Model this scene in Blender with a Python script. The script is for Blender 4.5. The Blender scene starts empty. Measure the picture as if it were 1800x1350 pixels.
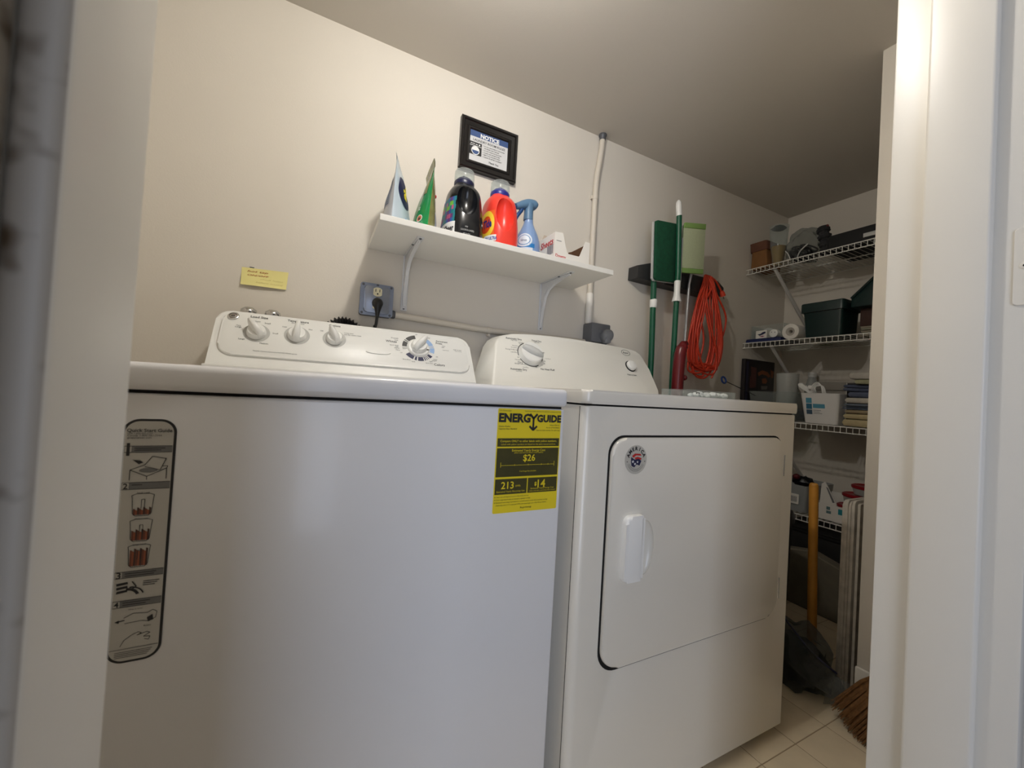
import bpy, bmesh, math, random
from math import sin, cos, pi, radians
from mathutils import Vector, Matrix
random.seed(11)
S = bpy.context.scene
COL = S.collection

# ------------------------------------------------------------------ camera
F_PX = 689.25
CAM = Vector((-0.44519, -0.64869, 0.90201))
yaw, pitch, roll = 0.46379, 0.01795, 0.05953
fw = Vector((sin(yaw)*cos(pitch), cos(yaw)*cos(pitch), sin(pitch)))
rt = Vector((cos(yaw), -sin(yaw), 0)); up = rt.cross(fw)
rt2 = rt*cos(roll) + up*sin(roll); up2 = -rt*sin(roll) + up*cos(roll)
cd = bpy.data.cameras.new('camera'); cam = bpy.data.objects.new('camera', cd); COL.objects.link(cam)
cd.sensor_width = 36; cd.sensor_fit = 'HORIZONTAL'; cd.lens = F_PX/1800*36
cd.clip_start = 0.01; cd.clip_end = 50
cam.matrix_world = Matrix(((rt2.x, up2.x, -fw.x, CAM.x), (rt2.y, up2.y, -fw.y, CAM.y), (rt2.z, up2.z, -fw.z, CAM.z), (0, 0, 0, 1)))
cd.dof.use_dof = True; cd.dof.focus_distance = 1.25; cd.dof.aperture_fstop = 8.0
S.camera = cam

# ------------------------------------------------------------------ world, lights, exposure
w = bpy.data.worlds.new('world'); S.world = w; w.use_nodes = True
w.node_tree.nodes['Background'].inputs[0].default_value = (0.75, 0.85, 1, 1)
w.node_tree.nodes['Background'].inputs[1].default_value = 0.01
S.view_settings.view_transform = 'Standard'; S.view_settings.look = 'None'
S.view_settings.gamma = 1; S.view_settings.use_curve_mapping = False
S.view_settings.exposure = 0.0

def light(name, kind, loc, energy, color, rot=(0, 0, 0), **kw):
    l = bpy.data.lights.new(name, kind); l.energy = energy; l.color = color
    for k, v in kw.items(): setattr(l, k, v)
    o = bpy.data.objects.new(name, l); COL.objects.link(o); o.location = loc; o.rotation_euler = rot
    return o
light('ceiling_bulb_light', 'POINT', (-.17, -.03, 1.925), 14.5, (1, .965, .91), shadow_soft_size=.03)
light('hall_daylight', 'AREA', (-.95, -2.2, 1.0), 21, (.72, .81, 1), (radians(90), 0, radians(-14)), shape='RECTANGLE', size=1.1, size_y=1.5)
light('hall_ceiling_light', 'AREA', (.1, -1.25, 2.22), .2, (1, .93, .84), (0, 0, 0), shape='DISK', size=.35)

# ------------------------------------------------------------------ materials
def lin(c):
    return tuple((x/255/12.92 if x/255 <= .04045 else ((x/255+.055)/1.055)**2.4) for x in c)
def mat(name, rgb, rough=.5, metal=0, bump=0, bscale=200, var=0, vscale=8, coat=0, spec=.5, emit=None):
    m = bpy.data.materials.new(name); m.use_nodes = True
    nt = m.node_tree; b = nt.nodes['Principled BSDF']
    c = lin(rgb) + (1,)
    b.inputs['Base Color'].default_value = c; b.inputs['Roughness'].default_value = rough
    b.inputs['Metallic'].default_value = metal; b.inputs['Specular IOR Level'].default_value = spec
    b.inputs['Coat Weight'].default_value = coat; b.inputs['Coat Roughness'].default_value = .12
    tc = nt.nodes.new('ShaderNodeTexCoord')
    if var:
        n = nt.nodes.new('ShaderNodeTexNoise'); n.inputs['Scale'].default_value = vscale; n.inputs['Detail'].default_value = 5
        r = nt.nodes.new('ShaderNodeMixRGB'); r.blend_type = 'MULTIPLY'; r.inputs['Fac'].default_value = 1
        cr = nt.nodes.new('ShaderNodeValToRGB')
        cr.color_ramp.elements[0].color = (1-var, 1-var, 1-var, 1); cr.color_ramp.elements[1].color = (1, 1, 1, 1)
        cr.color_ramp.elements[0].position = .3; cr.color_ramp.elements[1].position = .7
        nt.links.new(tc.outputs['Object'], n.inputs['Vector']); nt.links.new(n.outputs['Fac'], cr.inputs['Fac'])
        r.inputs['Color1'].default_value = c; nt.links.new(cr.outputs['Color'], r.inputs['Color2'])
        nt.links.new(r.outputs['Color'], b.inputs['Base Color'])
    if bump:
        n2 = nt.nodes.new('ShaderNodeTexNoise'); n2.inputs['Scale'].default_value = bscale; n2.inputs['Detail'].default_value = 3
        bp = nt.nodes.new('ShaderNodeBump'); bp.inputs['Strength'].default_value = bump; bp.inputs['Distance'].default_value = .002
        nt.links.new(tc.outputs['Object'], n2.inputs['Vector']); nt.links.new(n2.outputs['Fac'], bp.inputs['Height'])
        nt.links.new(bp.outputs['Normal'], b.inputs['Normal'])
    return m
def clear(name, tint=(246, 249, 249), fac=.07, rough=.08, edge=.32):
    m = bpy.data.materials.new(name); m.use_nodes = True; nt = m.node_tree
    out = nt.nodes['Material Output']; nt.nodes.remove(nt.nodes['Principled BSDF'])
    t = nt.nodes.new('ShaderNodeBsdfTransparent'); t.inputs[0].default_value = lin(tint) + (1,)
    g = nt.nodes.new('ShaderNodeBsdfPrincipled'); g.inputs['Base Color'].default_value = lin((225, 228, 225)) + (1,); g.inputs['Roughness'].default_value = rough
    mx = nt.nodes.new('ShaderNodeMixShader')
    lw = nt.nodes.new('ShaderNodeLayerWeight'); lw.inputs['Blend'].default_value = .35
    ma = nt.nodes.new('ShaderNodeMath'); ma.operation = 'MULTIPLY_ADD'; ma.inputs[1].default_value = edge; ma.inputs[2].default_value = fac
    nt.links.new(lw.outputs['Facing'], ma.inputs[0]); nt.links.new(ma.outputs[0], mx.inputs['Fac'])
    nt.links.new(t.outputs[0], mx.inputs[1]); nt.links.new(g.outputs[0], mx.inputs[2]); nt.links.new(mx.outputs[0], out.inputs[0])
    return m
WALL = mat('wall_paint', (222, 215, 203), .75, bump=.12, bscale=260, var=.03, vscale=3)
CEIL = mat('ceiling_paint', (205, 199, 189), .9, bump=.1, bscale=300)
TRIM = mat('trim_gloss_paint', (234, 229, 219), .38, bump=.05, bscale=90, var=.02, vscale=5)
TRIMR = mat('rusty_shaded_jamb_paint', (160, 152, 140), .5, bump=.1, bscale=60)
HALL = mat('hall_paint', (150, 146, 138), .8)
WHITE_C = mat('washer_enamel', (232, 232, 234), .34, coat=.25, bump=.02, bscale=500)
WHITE_W = mat('dryer_enamel', (231, 226, 215), .32, coat=.35, bump=.02, bscale=500)
PLASW = mat('white_console_plastic', (238, 238, 234), .35)
PLASG = mat('grey_print_ring', (188, 188, 184), .45)
CHROME = mat('chrome', (205, 205, 205), .15, 1)
STEEL = mat('galvanised_steel', (150, 156, 168), .38, .75, var=.15, vscale=20)
DSTEEL = mat('dull_grey_metal', (96, 98, 102), .5, .4)
BLACK = mat('black_plastic', (18, 18, 20), .4)
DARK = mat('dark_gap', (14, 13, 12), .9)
INK = mat('black_ink', (38, 38, 40), .6)
GINK = mat('grey_ink', (120, 120, 120), .6)
WPRINT = mat('white_print', (240, 240, 238), .55)
YEL = mat('yellow_label', (238, 214, 38), .5)
OLIVE = mat('dark_label_band', (70, 66, 22), .55, var=.25, vscale=30)
STICK = mat('grey_label_paper', (196, 194, 188), .5)
BANDG = mat('grey_band', (120, 120, 120), .55)
NAVY = mat('navy_print', (24, 28, 70), .5)
LBLUE = mat('light_blue_print', (150, 180, 222), .5)
DGREY = mat('dark_grey_print', (62, 62, 62), .5)
RED = mat('red_print', (190, 40, 40), .5)
MELA = mat('white_melamine', (232, 230, 224), .45)
BRKT = mat('white_bracket_paint', (222, 222, 222), .4)
FRAME = mat('black_wood_frame', (22, 19, 18), .35, bump=.2, bscale=60)
SBLUE = mat('sign_blue', (62, 86, 134), .5)
NOTE = mat('yellow_note_paper', (236, 226, 150), .7)
PENR = mat('red_brown_pen', (176, 84, 46), .7)
PENG = mat('faint_pen', (205, 190, 120), .7)
GREEN = mat('dark_green_plastic', (14, 84, 58), .35)
SPONGE = mat('dark_green_scrub_pad', (10, 78, 50), .95, bump=.9, bscale=260, var=.3, vscale=60)
PALEG = mat('pale_green_microfibre', (192, 202, 164), .9, bump=.6, bscale=500, var=.08, vscale=150)
MIDG = mat('mid_green_fabric', (134, 170, 92), .9, bump=.5, bscale=400)
ORANGE = mat('orange_cord_vinyl', (206, 62, 36), .42)
MAROON = mat('maroon_plastic', (106, 22, 28), .3)
ALU = mat('brushed_aluminium', (200, 200, 200), .35, .6)
WOODH = mat('varnished_yellow_wood', (214, 150, 58), .45, var=.25, vscale=14)
STRAW = mat('broom_straw', (142, 100, 58), .8, var=.45, vscale=90)
WIRE = mat('white_vinyl_wire', (232, 230, 222), .4)
BOARD = mat('worn_white_boards', (214, 206, 192), .7, bump=.5, bscale=70, var=.3, vscale=30)
CLEAR = clear('clear_plastic', fac=.05, edge=.28); FILM = clear('clear_film', (205, 208, 206), .05, .15, .25)
FROST = clear('frosted_plastic', (200, 198, 185), .45, .35)

# ------------------------------------------------------------------ mesh builder
TXT = {}
def text_geo(s, bold=0.0, shear=0.0):
    k = (s, bold, shear)
    if k not in TXT:
        cu = bpy.data.curves.new('t', 'FONT'); cu.body = s; cu.size = 1; cu.resolution_u = 2; cu.offset = bold; cu.shear = shear
        o = bpy.data.objects.new('t', cu); COL.objects.link(o)
        dg = bpy.context.evaluated_depsgraph_get(); me = bpy.data.meshes.new_from_object(o.evaluated_get(dg))
        vs = [(v.co.x, v.co.y) for v in me.vertices]; fs = [tuple(p.vertices) for p in me.polygons]
        bpy.data.objects.remove(o); bpy.data.curves.remove(cu); bpy.data.meshes.remove(me)
        TXT[k] = (vs, fs)
    return TXT[k]
def plane(o, u, v):
    o, u, v = Vector(o), Vector(u).normalized(), Vector(v).normalized(); n = u.cross(v)
    return lambda a, b, c=0.0: o + u*a + v*b + n*c
class MB:
    def __init__(s): s.bm = bmesh.new(); s.m = 0
    def mat(s, i): s.m = i; return s
    def face(s, vs):
        try: f = s.bm.faces.new(vs); f.material_index = s.m; return f
        except ValueError: return None
    def poly(s, pts): return s.face([s.bm.verts.new(p) for p in pts])
    def grid(s, rows, closed=False, caps=False):
        vr = [[s.bm.verts.new(p) for p in r] for r in rows]
        n = len(vr[0])
        for a, b in zip(vr, vr[1:]):
            for i in range(n if closed else n-1):
                j = (i+1) % n; s.face((a[i], a[j], b[j], b[i]))
        if caps: s.face(list(reversed(vr[0]))); s.face(vr[-1])
        return s
    def box(s, x0, x1, y0, y1, z0, z1, bev=0, seg=2):
        vs = [s.bm.verts.new(p) for p in ((x0, y0, z0), (x1, y0, z0), (x1, y1, z0), (x0, y1, z0), (x0, y0, z1), (x1, y0, z1), (x1, y1, z1), (x0, y1, z1))]
        fs = [s.face([vs[i] for i in q]) for q in ((3, 2, 1, 0), (4, 5, 6, 7), (0, 1, 5, 4), (1, 2, 6, 5), (2, 3, 7, 6), (3, 0, 4, 7))]
        if bev:
            es = list({e for f in fs for e in f.edges})
            bmesh.ops.bevel(s.bm, geom=es, offset=bev, segments=seg, profile=.5, affect='EDGES', material=-1)
        return s
    def prism(s, pts, fa, fb, bev=0, seg=2, back=False):
        """pts 2D outline; fa/fb map (a,b) to the near and far 3D side"""
        A = [s.bm.verts.new(fa(*p)) for p in pts]; B = [s.bm.verts.new(fb(*p)) for p in pts]
        f0 = s.face(A); f1 = s.face(list(reversed(B))); n = len(pts)
        for i in range(n): s.face((A[i], B[i], B[(i+1) % n], A[(i+1) % n]))
        if bev and f0:
            es = list(f0.edges) + (list(f1.edges) if back else [])
            bmesh.ops.bevel(s.bm, geom=es, offset=bev, segments=seg, profile=.5, affect='EDGES', material=-1)
        return s
    def tube(s, pts, r, n=10, closed=False, caps=True):
        pts = [Vector(p) for p in pts]; L = len(pts); rs = r if isinstance(r, (list, tuple)) else [r]*L
        rows = []; prev = None
        for i, p in enumerate(pts):
            if closed: t = pts[(i+1) % L]-pts[i-1]
            else: t = pts[min(i+1, L-1)]-pts[max(i-1, 0)]
            t.normalize()
            if prev is None: a = t.orthogonal().normalized()
            else:
                a = prev-t*prev.dot(t); a = a.normalized() if a.length > 1e-6 else t.orthogonal().normalized()
            prev = a; b = t.cross(a)
            rows.append([p+(a*cos(2*pi*k/n)+b*sin(2*pi*k/n))*rs[i] for k in range(n)])
        if closed: rows.append(rows[0])
        s.grid(rows, True, caps and not closed)
        return s
    def cyl(s, p0, p1, r, n=20): return s.tube([p0, p1], r, n)
    def lathe(s, prof, o, ax=(0, 0, 1), n=28, sx=1, sy=1, caps=True):
        o = Vector(o); ax = Vector(ax).normalized(); a = ax.orthogonal().normalized()
        if abs(ax.z) > .99: a = Vector((1, 0, 0))
        b = ax.cross(a)
        s.grid([[o+ax*h+(a*cos(2*pi*k/n)*sx+b*sin(2*pi*k/n)*sy)*max(r, 1e-5) for k in range(n)] for r, h in prof], True, caps)
        return s
    def text(s, P, str_, a, b, width=None, size=None, align='C', off=.0005, bold=0, rot=0, shear=0):
        vs, fs = text_geo(str_, bold, shear)
        if not vs: return s
        x0, x1 = min(v[0] for v in vs), max(v[0] for v in vs)
        k = width/(x1-x0) if width else size
        ox = {'C': (x0+x1)/2, 'L': x0, 'R': x1}[align]
        c_, s_ = cos(rot), sin(rot)
        bv = []
        for x, y in vs:
            X, Y = (x-ox)*k, (y-.35)*k
            bv.append(s.bm.verts.new(P(a+X*c_-Y*s_, b+X*s_+Y*c_, off)))
        for f in fs: s.face([bv[i] for i in f])
        return s
    def rect(s, P, a0, a1, b0, b1, off=.0003, n=1):
        for i in range(n):
            c0, c1 = a0+(a1-a0)*i/n, a0+(a1-a0)*(i+1)/n
            s.poly([P(c0, b0, off), P(c1, b0, off), P(c1, b1, off), P(c0, b1, off)])
        return s
    def shape(s, P, pts, off=.0003): s.poly([P(a, b, off) for a, b in pts]); return s
    def line(s, P, pts, w, off=.0005):
        for (a, b), (c, d) in zip(pts, pts[1:]):
            L = math.hypot(c-a, d-b)
            if L < 1e-7: continue
            nx, ny = -(d-b)/L*w/2, (c-a)/L*w/2
            s.poly([P(a-nx, b-ny, off), P(c-nx, d-ny, off), P(c+nx, d+ny, off), P(a+nx, b+ny, off)])
        return s
    def disc(s, P, a, b, r, off=.0003, r2=None, n=28, a0=0, a1=2*pi):
        full = abs(a1-a0-2*pi) < 1e-6
        if r2 is None:
            s.poly([P(a+r*cos(a0+(a1-a0)*k/n), b+r*sin(a0+(a1-a0)*k/n), off) for k in range(n if full else n+1)])
        else:
            for k in range(n):
                t0, t1 = a0+(a1-a0)*k/n, a0+(a1-a0)*(k+1)/n
                s.poly([P(a+r2*cos(t0), b+r2*sin(t0), off), P(a+r*cos(t0), b+r*sin(t0), off), P(a+r*cos(t1), b+r*sin(t1), off), P(a+r2*cos(t1), b+r2*sin(t1), off)])
        return s
    def blob(s, c, r, sub=3, amp=.12, freq=3, seed=0, sc=(1, 1, 1), zmin=None):
        from mathutils import noise
        g = bmesh.ops.create_icosphere(s.bm, subdivisions=sub, radius=1)
        for v in g['verts']:
            d = v.co.normalized(); k = 1+amp*noise.noise(d*freq+Vector((seed*7.1, seed*3.3, seed)))
            v.co = Vector((c[0]+d.x*r*k*sc[0], c[1]+d.y*r*k*sc[1], c[2]+d.z*r*k*sc[2]))
            if zmin is not None and v.co.z < zmin: v.co.z = zmin
        for f in {f for v in g['verts'] for f in v.link_faces}: f.material_index = s.m
        return s
    def build(s, name, mats, parent=None, smooth=35, **props):
        if not isinstance(mats, (list, tuple)): mats = [mats]
        bmesh.ops.remove_doubles(s.bm, verts=s.bm.verts, dist=1e-6)
        off = WLOC.get(parent.name, Vector((0, 0, 0))) if parent else Vector((0, 0, 0))
        me = bpy.data.meshes.new(name)
        loc = Vector((0, 0, 0))
        bmesh.ops.translate(s.bm, verts=s.bm.verts, vec=-off)
        bmesh.ops.recalc_face_normals(s.bm, faces=s.bm.faces)
        s.bm.to_mesh(me); s.bm.free()
        for m in mats: me.materials.append(m)
        if smooth:
            me.polygons.foreach_set('use_smooth', [True]*len(me.polygons))
            me.set_sharp_from_angle(angle=radians(smooth))
        o = bpy.data.objects.new(name, me); COL.objects.link(o)
        if parent: o.parent = parent
        WLOC[o.name] = off
        for k, v in props.items(): o[k] = v
        return o
WLOC = {}
def thing(name, label, cat, loc, group=None):
    o = bpy.data.objects.new(name, None); COL.objects.link(o); o.location = loc; o.empty_display_size = .05
    WLOC[o.name] = Vector(loc); o['label'] = label; o['category'] = cat
    if group: o['group'] = group
    return o
def struct(name, m, mats): return m.build(name, mats, None, kind='structure')
def rrect(x0, x1, y0, y1, r, n=6):
    if not isinstance(r, (tuple, list)): r = (r,)*4       # BL, BR, TR, TL
    pts = []
    for (cx, cy, a, rr) in ((x0, y0, pi, r[0]), (x1, y0, 1.5*pi, r[1]), (x1, y1, 0, r[2]), (x0, y1, .5*pi, r[3])):
        ox = cx+rr*(1 if cx == x0 else -1); oy = cy+rr*(1 if cy == y0 else -1)
        pts += [(ox+rr*cos(a+pi/2*k/n), oy+rr*sin(a+pi/2*k/n)) for k in range(n+1)] if rr > 0 else [(cx, cy)]
    return pts
def cut(o, cutter):
    md = o.modifiers.new('b', 'BOOLEAN'); md.operation = 'DIFFERENCE'; md.object = cutter; md.solver = 'EXACT'
    bpy.context.view_layer.update()
    dg = bpy.context.evaluated_depsgraph_get()
    me = bpy.data.meshes.new_from_object(o.evaluated_get(dg)); o.modifiers.clear(); old = o.data; o.data = me
    bpy.data.meshes.remove(old)
    me.polygons.foreach_set('use_smooth', [True]*len(me.polygons)); me.set_sharp_from_angle(angle=radians(40))
    cm = cutter.data; bpy.data.objects.remove(cutter); bpy.data.meshes.remove(cm)
def smoothp(pts, n=6, closed=False):
    pts = [Vector(p) for p in pts]; L = len(pts); out = []
    rng = range(L) if closed else range(L-1)
    for i in rng:
        p0 = pts[(i-1) % L] if closed else pts[max(i-1, 0)]; p1 = pts[i]; p2 = pts[(i+1) % L]
        p3 = pts[(i+2) % L] if closed else pts[min(i+2, L-1)]
        for k in range(n):
            t = k/n
            out.append(.5*((2*p1)+(p2-p0)*t+(2*p0-5*p1+4*p2-p3)*t*t+(3*p1-p0-3*p2+p3)*t**3))
    if not closed: out.append(pts[-1])
    return out

# ------------------------------------------------------------------ room shell
YB, XR, H = .6908, 1.9688, 2.008
JL, JR = -.531, .294                                     # door jamb planes
YI, YO = -.377, -.512                                    # inner and outer face of the front wall
struct('wall_back', MB().box(-1.25, XR+.1, YB, YB+.1, -.05, H+.05), WALL)
struct('wall_right', MB().box(XR, XR+.1, -.6, YB, -.05, H+.05), WALL)
struct('wall_left', MB().box(-1.25, -1.15, -.6, YB, -.05, H+.05), WALL)
struct('wall_front_left', MB().box(-1.25, JL-.02, YO, YI, -.05, H+.05), WALL)
struct('wall_front_right', MB().box(JR+.02, 1.0426, YO, YI, -.05, H+.05), WALL)
struct('wall_front_header', MB().box(JL-.02, JR+.02, YO, YI, 1.95, H+.05), WALL)
struct('wall_stub', MB().box(1.0426, XR, YO, -.0726, -.05, H+.05, .003), WALL)
struct('ceiling', MB().box(-1.25, XR+.1, YO, YB+.1, H, H+.1), CEIL)
FLOORB = mat('tile_joint_vinyl', (176, 154, 124), .7)
fl = struct('floor', MB().box(-1.25, XR+.1, YO, YB+.1, -.06, -.0012), FLOORB)
TILE = mat('beige_vinyl_tile', (240, 224, 194), .32, bump=.25, bscale=45, var=.10, vscale=14)
tb = MB(); tb.box(-.0735, .0735, -.0735, .0735, -.0012, 0, .0008, 1); proto = tb.build('tile', TILE, fl)
i0, first = 0, True
for i in range(-13, 9):
    for j in range(-4, 5):
        x, y = .767+.1495*(i+.5), -.057+.1495*(j+.5)
        if not (-1.15 < x-.075 and x+.07 < XR and YI-.13 < y-.075 and y+.07 < YB+.03): continue
        if x+.075 > 1.045 and y-.075 < -.075 and not (x-.075 < 1.04): continue
        o = proto if first else proto.copy()
        if not first: COL.objects.link(o)
        first = False; o.location = (x, y, 0); o.rotation_euler = (0, 0, random.choice((0, pi/2, pi)))
struct('baseboard_stub', MB().box(1.031, 1.0426, YI, -.0726, 0, .150, .004), TRIM)
struct('baseboard_back', MB().box(.80, XR, YB-.012, YB, 0, .10, .004), TRIM)
struct('baseboard_right', MB().box(XR-.012, XR, -.07, YB-.012, 0, .10, .004), TRIM)
# door jambs: flat jamb boards, raised stops, hinge leaf, strike side with rust spots
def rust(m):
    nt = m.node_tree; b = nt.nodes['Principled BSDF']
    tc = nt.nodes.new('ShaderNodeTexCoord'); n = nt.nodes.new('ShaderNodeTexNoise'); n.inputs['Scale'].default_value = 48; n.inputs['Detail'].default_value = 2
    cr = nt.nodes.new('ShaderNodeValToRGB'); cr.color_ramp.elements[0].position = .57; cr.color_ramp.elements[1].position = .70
    cr.color_ramp.elements[0].color = lin((186, 178, 166)) + (1,); cr.color_ramp.elements[1].color = lin((96, 76, 50)) + (1,)  # greyer base carries the shade beside the stop, brown the rust spots
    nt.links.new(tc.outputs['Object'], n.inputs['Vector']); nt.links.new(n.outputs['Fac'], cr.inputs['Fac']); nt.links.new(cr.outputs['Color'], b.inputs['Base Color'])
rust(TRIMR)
struct('trim_1', MB().box(JL-.02, JL, YO, YI, -.001, 1.95, .003), TRIM)                       # left jamb
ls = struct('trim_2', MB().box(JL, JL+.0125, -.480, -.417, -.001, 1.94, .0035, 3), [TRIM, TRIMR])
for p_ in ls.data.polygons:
    if p_.center.y < -.4775: p_.material_index = 1             # left stop, end face in the shade-toned paint
struct('trim_3', MB().box(JL-.0005, JL+.0006, YO-.012, -.480, -.001, 1.94), TRIMR)              # rusty left rabbet, its shade put into the paint
struct('trim_4', MB().box(JR, JR+.02, YO, YI, -.001, 1.95, .003), TRIM)                       # right jamb
struct('trim_5', MB().box(JR-.0125, JR, -.480, -.417, -.001, 1.94, .004, 3), TRIM)              # right stop
struct('trim_6', MB().box(JL, JR, YO, YI, 1.93, 1.95), TRIM)
hg = thing('door_hinge', 'white painted hinge leaf let into the right door jamb', 'hinge', (JR, -.51, 1.085))
MB().prism(rrect(-.5115, -.496, 1.0395, 1.1315, .003), lambda a, b: Vector((JR-.0016, a, b)), lambda a, b: Vector((JR, a, b)), .0006, 1).build('leaf', TRIM, hg)
sc = MB(); sc.lathe([(.0042, 0), (.0042, .0006), (.003, .001)], (JR-.0016, -.5045, 1.086), (-1, 0, 0), 14); sc.build('screw', TRIM, hg)
MB().lathe([(.0016, 0), (.0015, .0003)], (JR-.0026, -.5045, 1.086), (-1, 0, 0), 8).build('screw_slot', DARK, hg)
# hallway behind the camera
struct('floor_hall', MB().box(-1.7, 1.7, -2.7, YO, -.06, 0), mat('hall_carpet', (150, 138, 122), .95))
struct('wall_hall_back', MB().box(-1.7, 1.7, -2.7, -2.6, 0, 2.4), HALL)
struct('wall_hall_left', MB().box(-1.7, -1.6, -2.6, YO, 0, 2.4), HALL)
struct('wall_hall_right', MB().box(1.6, 1.7, -2.6, YO, 0, 2.4), HALL)
struct('ceiling_hall', MB().box(-1.7, 1.7, -2.7, YO, 2.3, 2.4), HALL)
lh = thing('ceiling_lampholder', 'white porcelain lampholder on the ceiling above the washer', 'lamp', (-.17, -.03, H))
MB().lathe([(.055, 0), (.055, -.01), (.045, -.022), (.028, -.028), (.024, -.045), (.018, -.046)], (-.17, -.03, H), (0, 0, 1)).build('base', PLASW, lh)

# ------------------------------------------------------------------ washer
ws = thing('washing_machine', 'white top-loading washing machine with four-knob console and yellow label', 'washing machine', (-.343, .32, 0))
cb = MB(); cb.box(-.686, 0, 0, .64, .03, .8718, .004, 3); cb.build('cabinet', WHITE_C, ws)
MB().box(-.680, -.006, .004, .634, .868, .878).build('seam_gap', DARK, ws)
MB().box(-.688, .0022, -.008, .645, .876, .911, .009, 4).build('top_panel', WHITE_C, ws)
MB().prism(rrect(-.62, -.066, .04, .40, .03), lambda a, b: Vector((a, b, .9122)), lambda a, b: Vector((a, b, .9105)), .001, 2).build('lid', WHITE_C, ws)
for fx in (-.63, -.056):
    for fy in (.05, .59): MB().lathe([(.02, 0), (.02, .012), (.008, .013), (.008, .032)], (fx, fy, 0)).build('foot', BLACK, ws)
OW = Vector((0, .4695, .922)); VW = Vector((0, .0905, .133)).normalized(); PW = plane(OW, (1, 0, 0), VW)
MB().box(-.680, -.010, .462, .645, .905, .9235, .003).build('console_base', PLASW, ws)
def back_of(P, yb): return lambda a, b: Vector((P(a, b).x, yb, P(a, b).z))
con = MB(); con.prism(rrect(-.675, -.0085, -.001, .172, (.002, .002, .035, .03)), PW, back_of(PW, .645), .006, 3)
con.build('console', PLASW, ws)
pn = MB(); pn.prism(rrect(-.660, -.0215, .030, .163, (.032, .032, .030, .022)), lambda a, b: PW(a, b, .006), lambda a, b: PW(a, b, -.001), .0045, 3)
panel = pn.build('control_panel', PLASW, ws)
PP = lambda a, b, c=0: PW(a, b, c+.0061)
pr = MB()
for s_, a, b, wd in (('Load Size', -.5846, .1545, .038), ('Temperature', -.4962, .1555, .050), ('Options', -.407, .1555, .029)): pr.text(PP, s_, a, b, wd, bold=.012)
for s_, a, b, wd in (('Whites', -.2556, .1214, .031), ('Permanent', -.1020, .1410, .036), ('Press', -.1120, .1330, .020), ('Colors', -.1194, .0500, .032)): pr.text(PP, s_, a, b, wd, bold=.01)
for s_, a, b, wd in (('Flexible Clothes Care with POWER RINSE option', -.5390, .0452, .094), ('Very', -.6250, .1205, .010), ('Large', -.6250, .1155, .013), ('Large', -.6135, .0785, .013), ('Medium', -.5661, .0700, .018),
                     ('Small', -.5450, .1062, .012), ('Super', -.5860, .1400, .012), ('Small', -.5650, .1370, .013), ('All Cold Rinse', -.4970, .1485, .030), ('Cold', -.5267, .1318, .010), ('Hot', -.4655, .1319, .009), ('Off', -.4384, .132, .007),
                     ('POWER RINSE', -.3706, .1330, .024), ('use for extra rinse', -.3600, .1280, .044), ('Prewash', -.2450, .1350, .020), ('Soak', -.2410, .1280, .010), ('Quick Wash', -.2480, .1080, .024), ('Light', -.2400, .1030, .008), ('Regular', -.2400, .0985, .014), ('Heavy', -.2380, .0920, .012), ('Off', -.2290, .0830, .006),
                     ('Heavy', -.0980, .1240, .010), ('Light', -.1010, .1190, .009), ('Quick Wash', -.0930, .1080, .020), ('Off', -.1240, .0790, .006), ('Heavy', -.1300, .0690, .012), ('Regular', -.1330, .0640, .014), ('Light', -.1440, .0600, .010), ('Quick Wash', -.1500, .0530, .022), ('Extra Rinse', -.2150, .0600, .022), ('Soak', -.1960, .0540, .010), ('Off', -.1800, .1580, .006), ('Off', -.1420, .1500, .006),
                     ('Push to start', -.0545, .1140, .026), ('Turn to stop', -.0530, .1085, .022)): pr.text(PP, s_, a, b, wd)
pr.build('printing', INK, panel, kind='stuff')
def knob(name, a, b, r, ang, ringr, mats=None):
    """ring printed on the panel, skirt and a finger grip bar pointing along ang"""
    k = MB(); Pk = lambda x, y, z=0: PP(a+x, b+y, z)
    if ringr: rg = MB(); rg.disc(Pk, 0, 0, ringr, .0004, r*.9); rg.build('dial_ring', PLASG, panel)
    nrm = (PP(a, b, 1)-PP(a, b, 0)).normalized()
    k.lathe([(r*1.02, 0), (r*1.02, .004), (r*.97, .006), (r*.92, .012), (r*.86, .014), (.0001, .0145)], PP(a, b, 0), nrm, 32)
    kb = k.build('knob', PLASW, ws)
    rows = []
    for t, hw, h in ((-1.0, .34, .013), (-.8, .40, .022), (-.2, .42, .030), (.5, .36, .033), (1.05, .26, .033), (1.34, .16, .028)):
        row = []
        for q, z in ((-1, .008), (-.8, h*.9), (-.4, h), (.4, h), (.8, h*.9), (1, .008)):
            x, y = t*r, q*hw*r; row.append(Pk(x*cos(ang)-y*sin(ang), x*sin(ang)+y*cos(ang), z))
        rows.append(row)
    g = MB(); g.grid(rows)
    for row in (rows[0], rows[-1]): g.poly(row)
    g.build('grip', PLASW, kb, smooth=60)
knob('k', -.5853, .102, .0215, radians(128), .029)
knob('k', -.4961, .107, .0220, radians(86), .030)
knob('k', -.4065, .108, .0205, radians(118), .029)
dl = MB()
DA, DB = -.1772, .1065
for i, (a0, a1, mi) in enumerate(((100, 140, 0), (144, 148, 0), (152, 178, 0), (182, 186, 3), (188, 192, 3), (215, 246, 1), (251, 259, 1), (264, 286, 1), (290, 294, 1), (298, 301, 1), (305, 308, 1), (312, 325, 1), (340, 366, 2), (370, 374, 2), (378, 410, 2))):
    dl.mat(mi); dl.disc(PP, DA, DB, .0480, .0004, .0345, max(2, int((a1-a0)/6)+1), radians(a0), radians(a1))
dl.build('dial_ring', [DGREY, NAVY, LBLUE, PLASG], panel)
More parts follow.
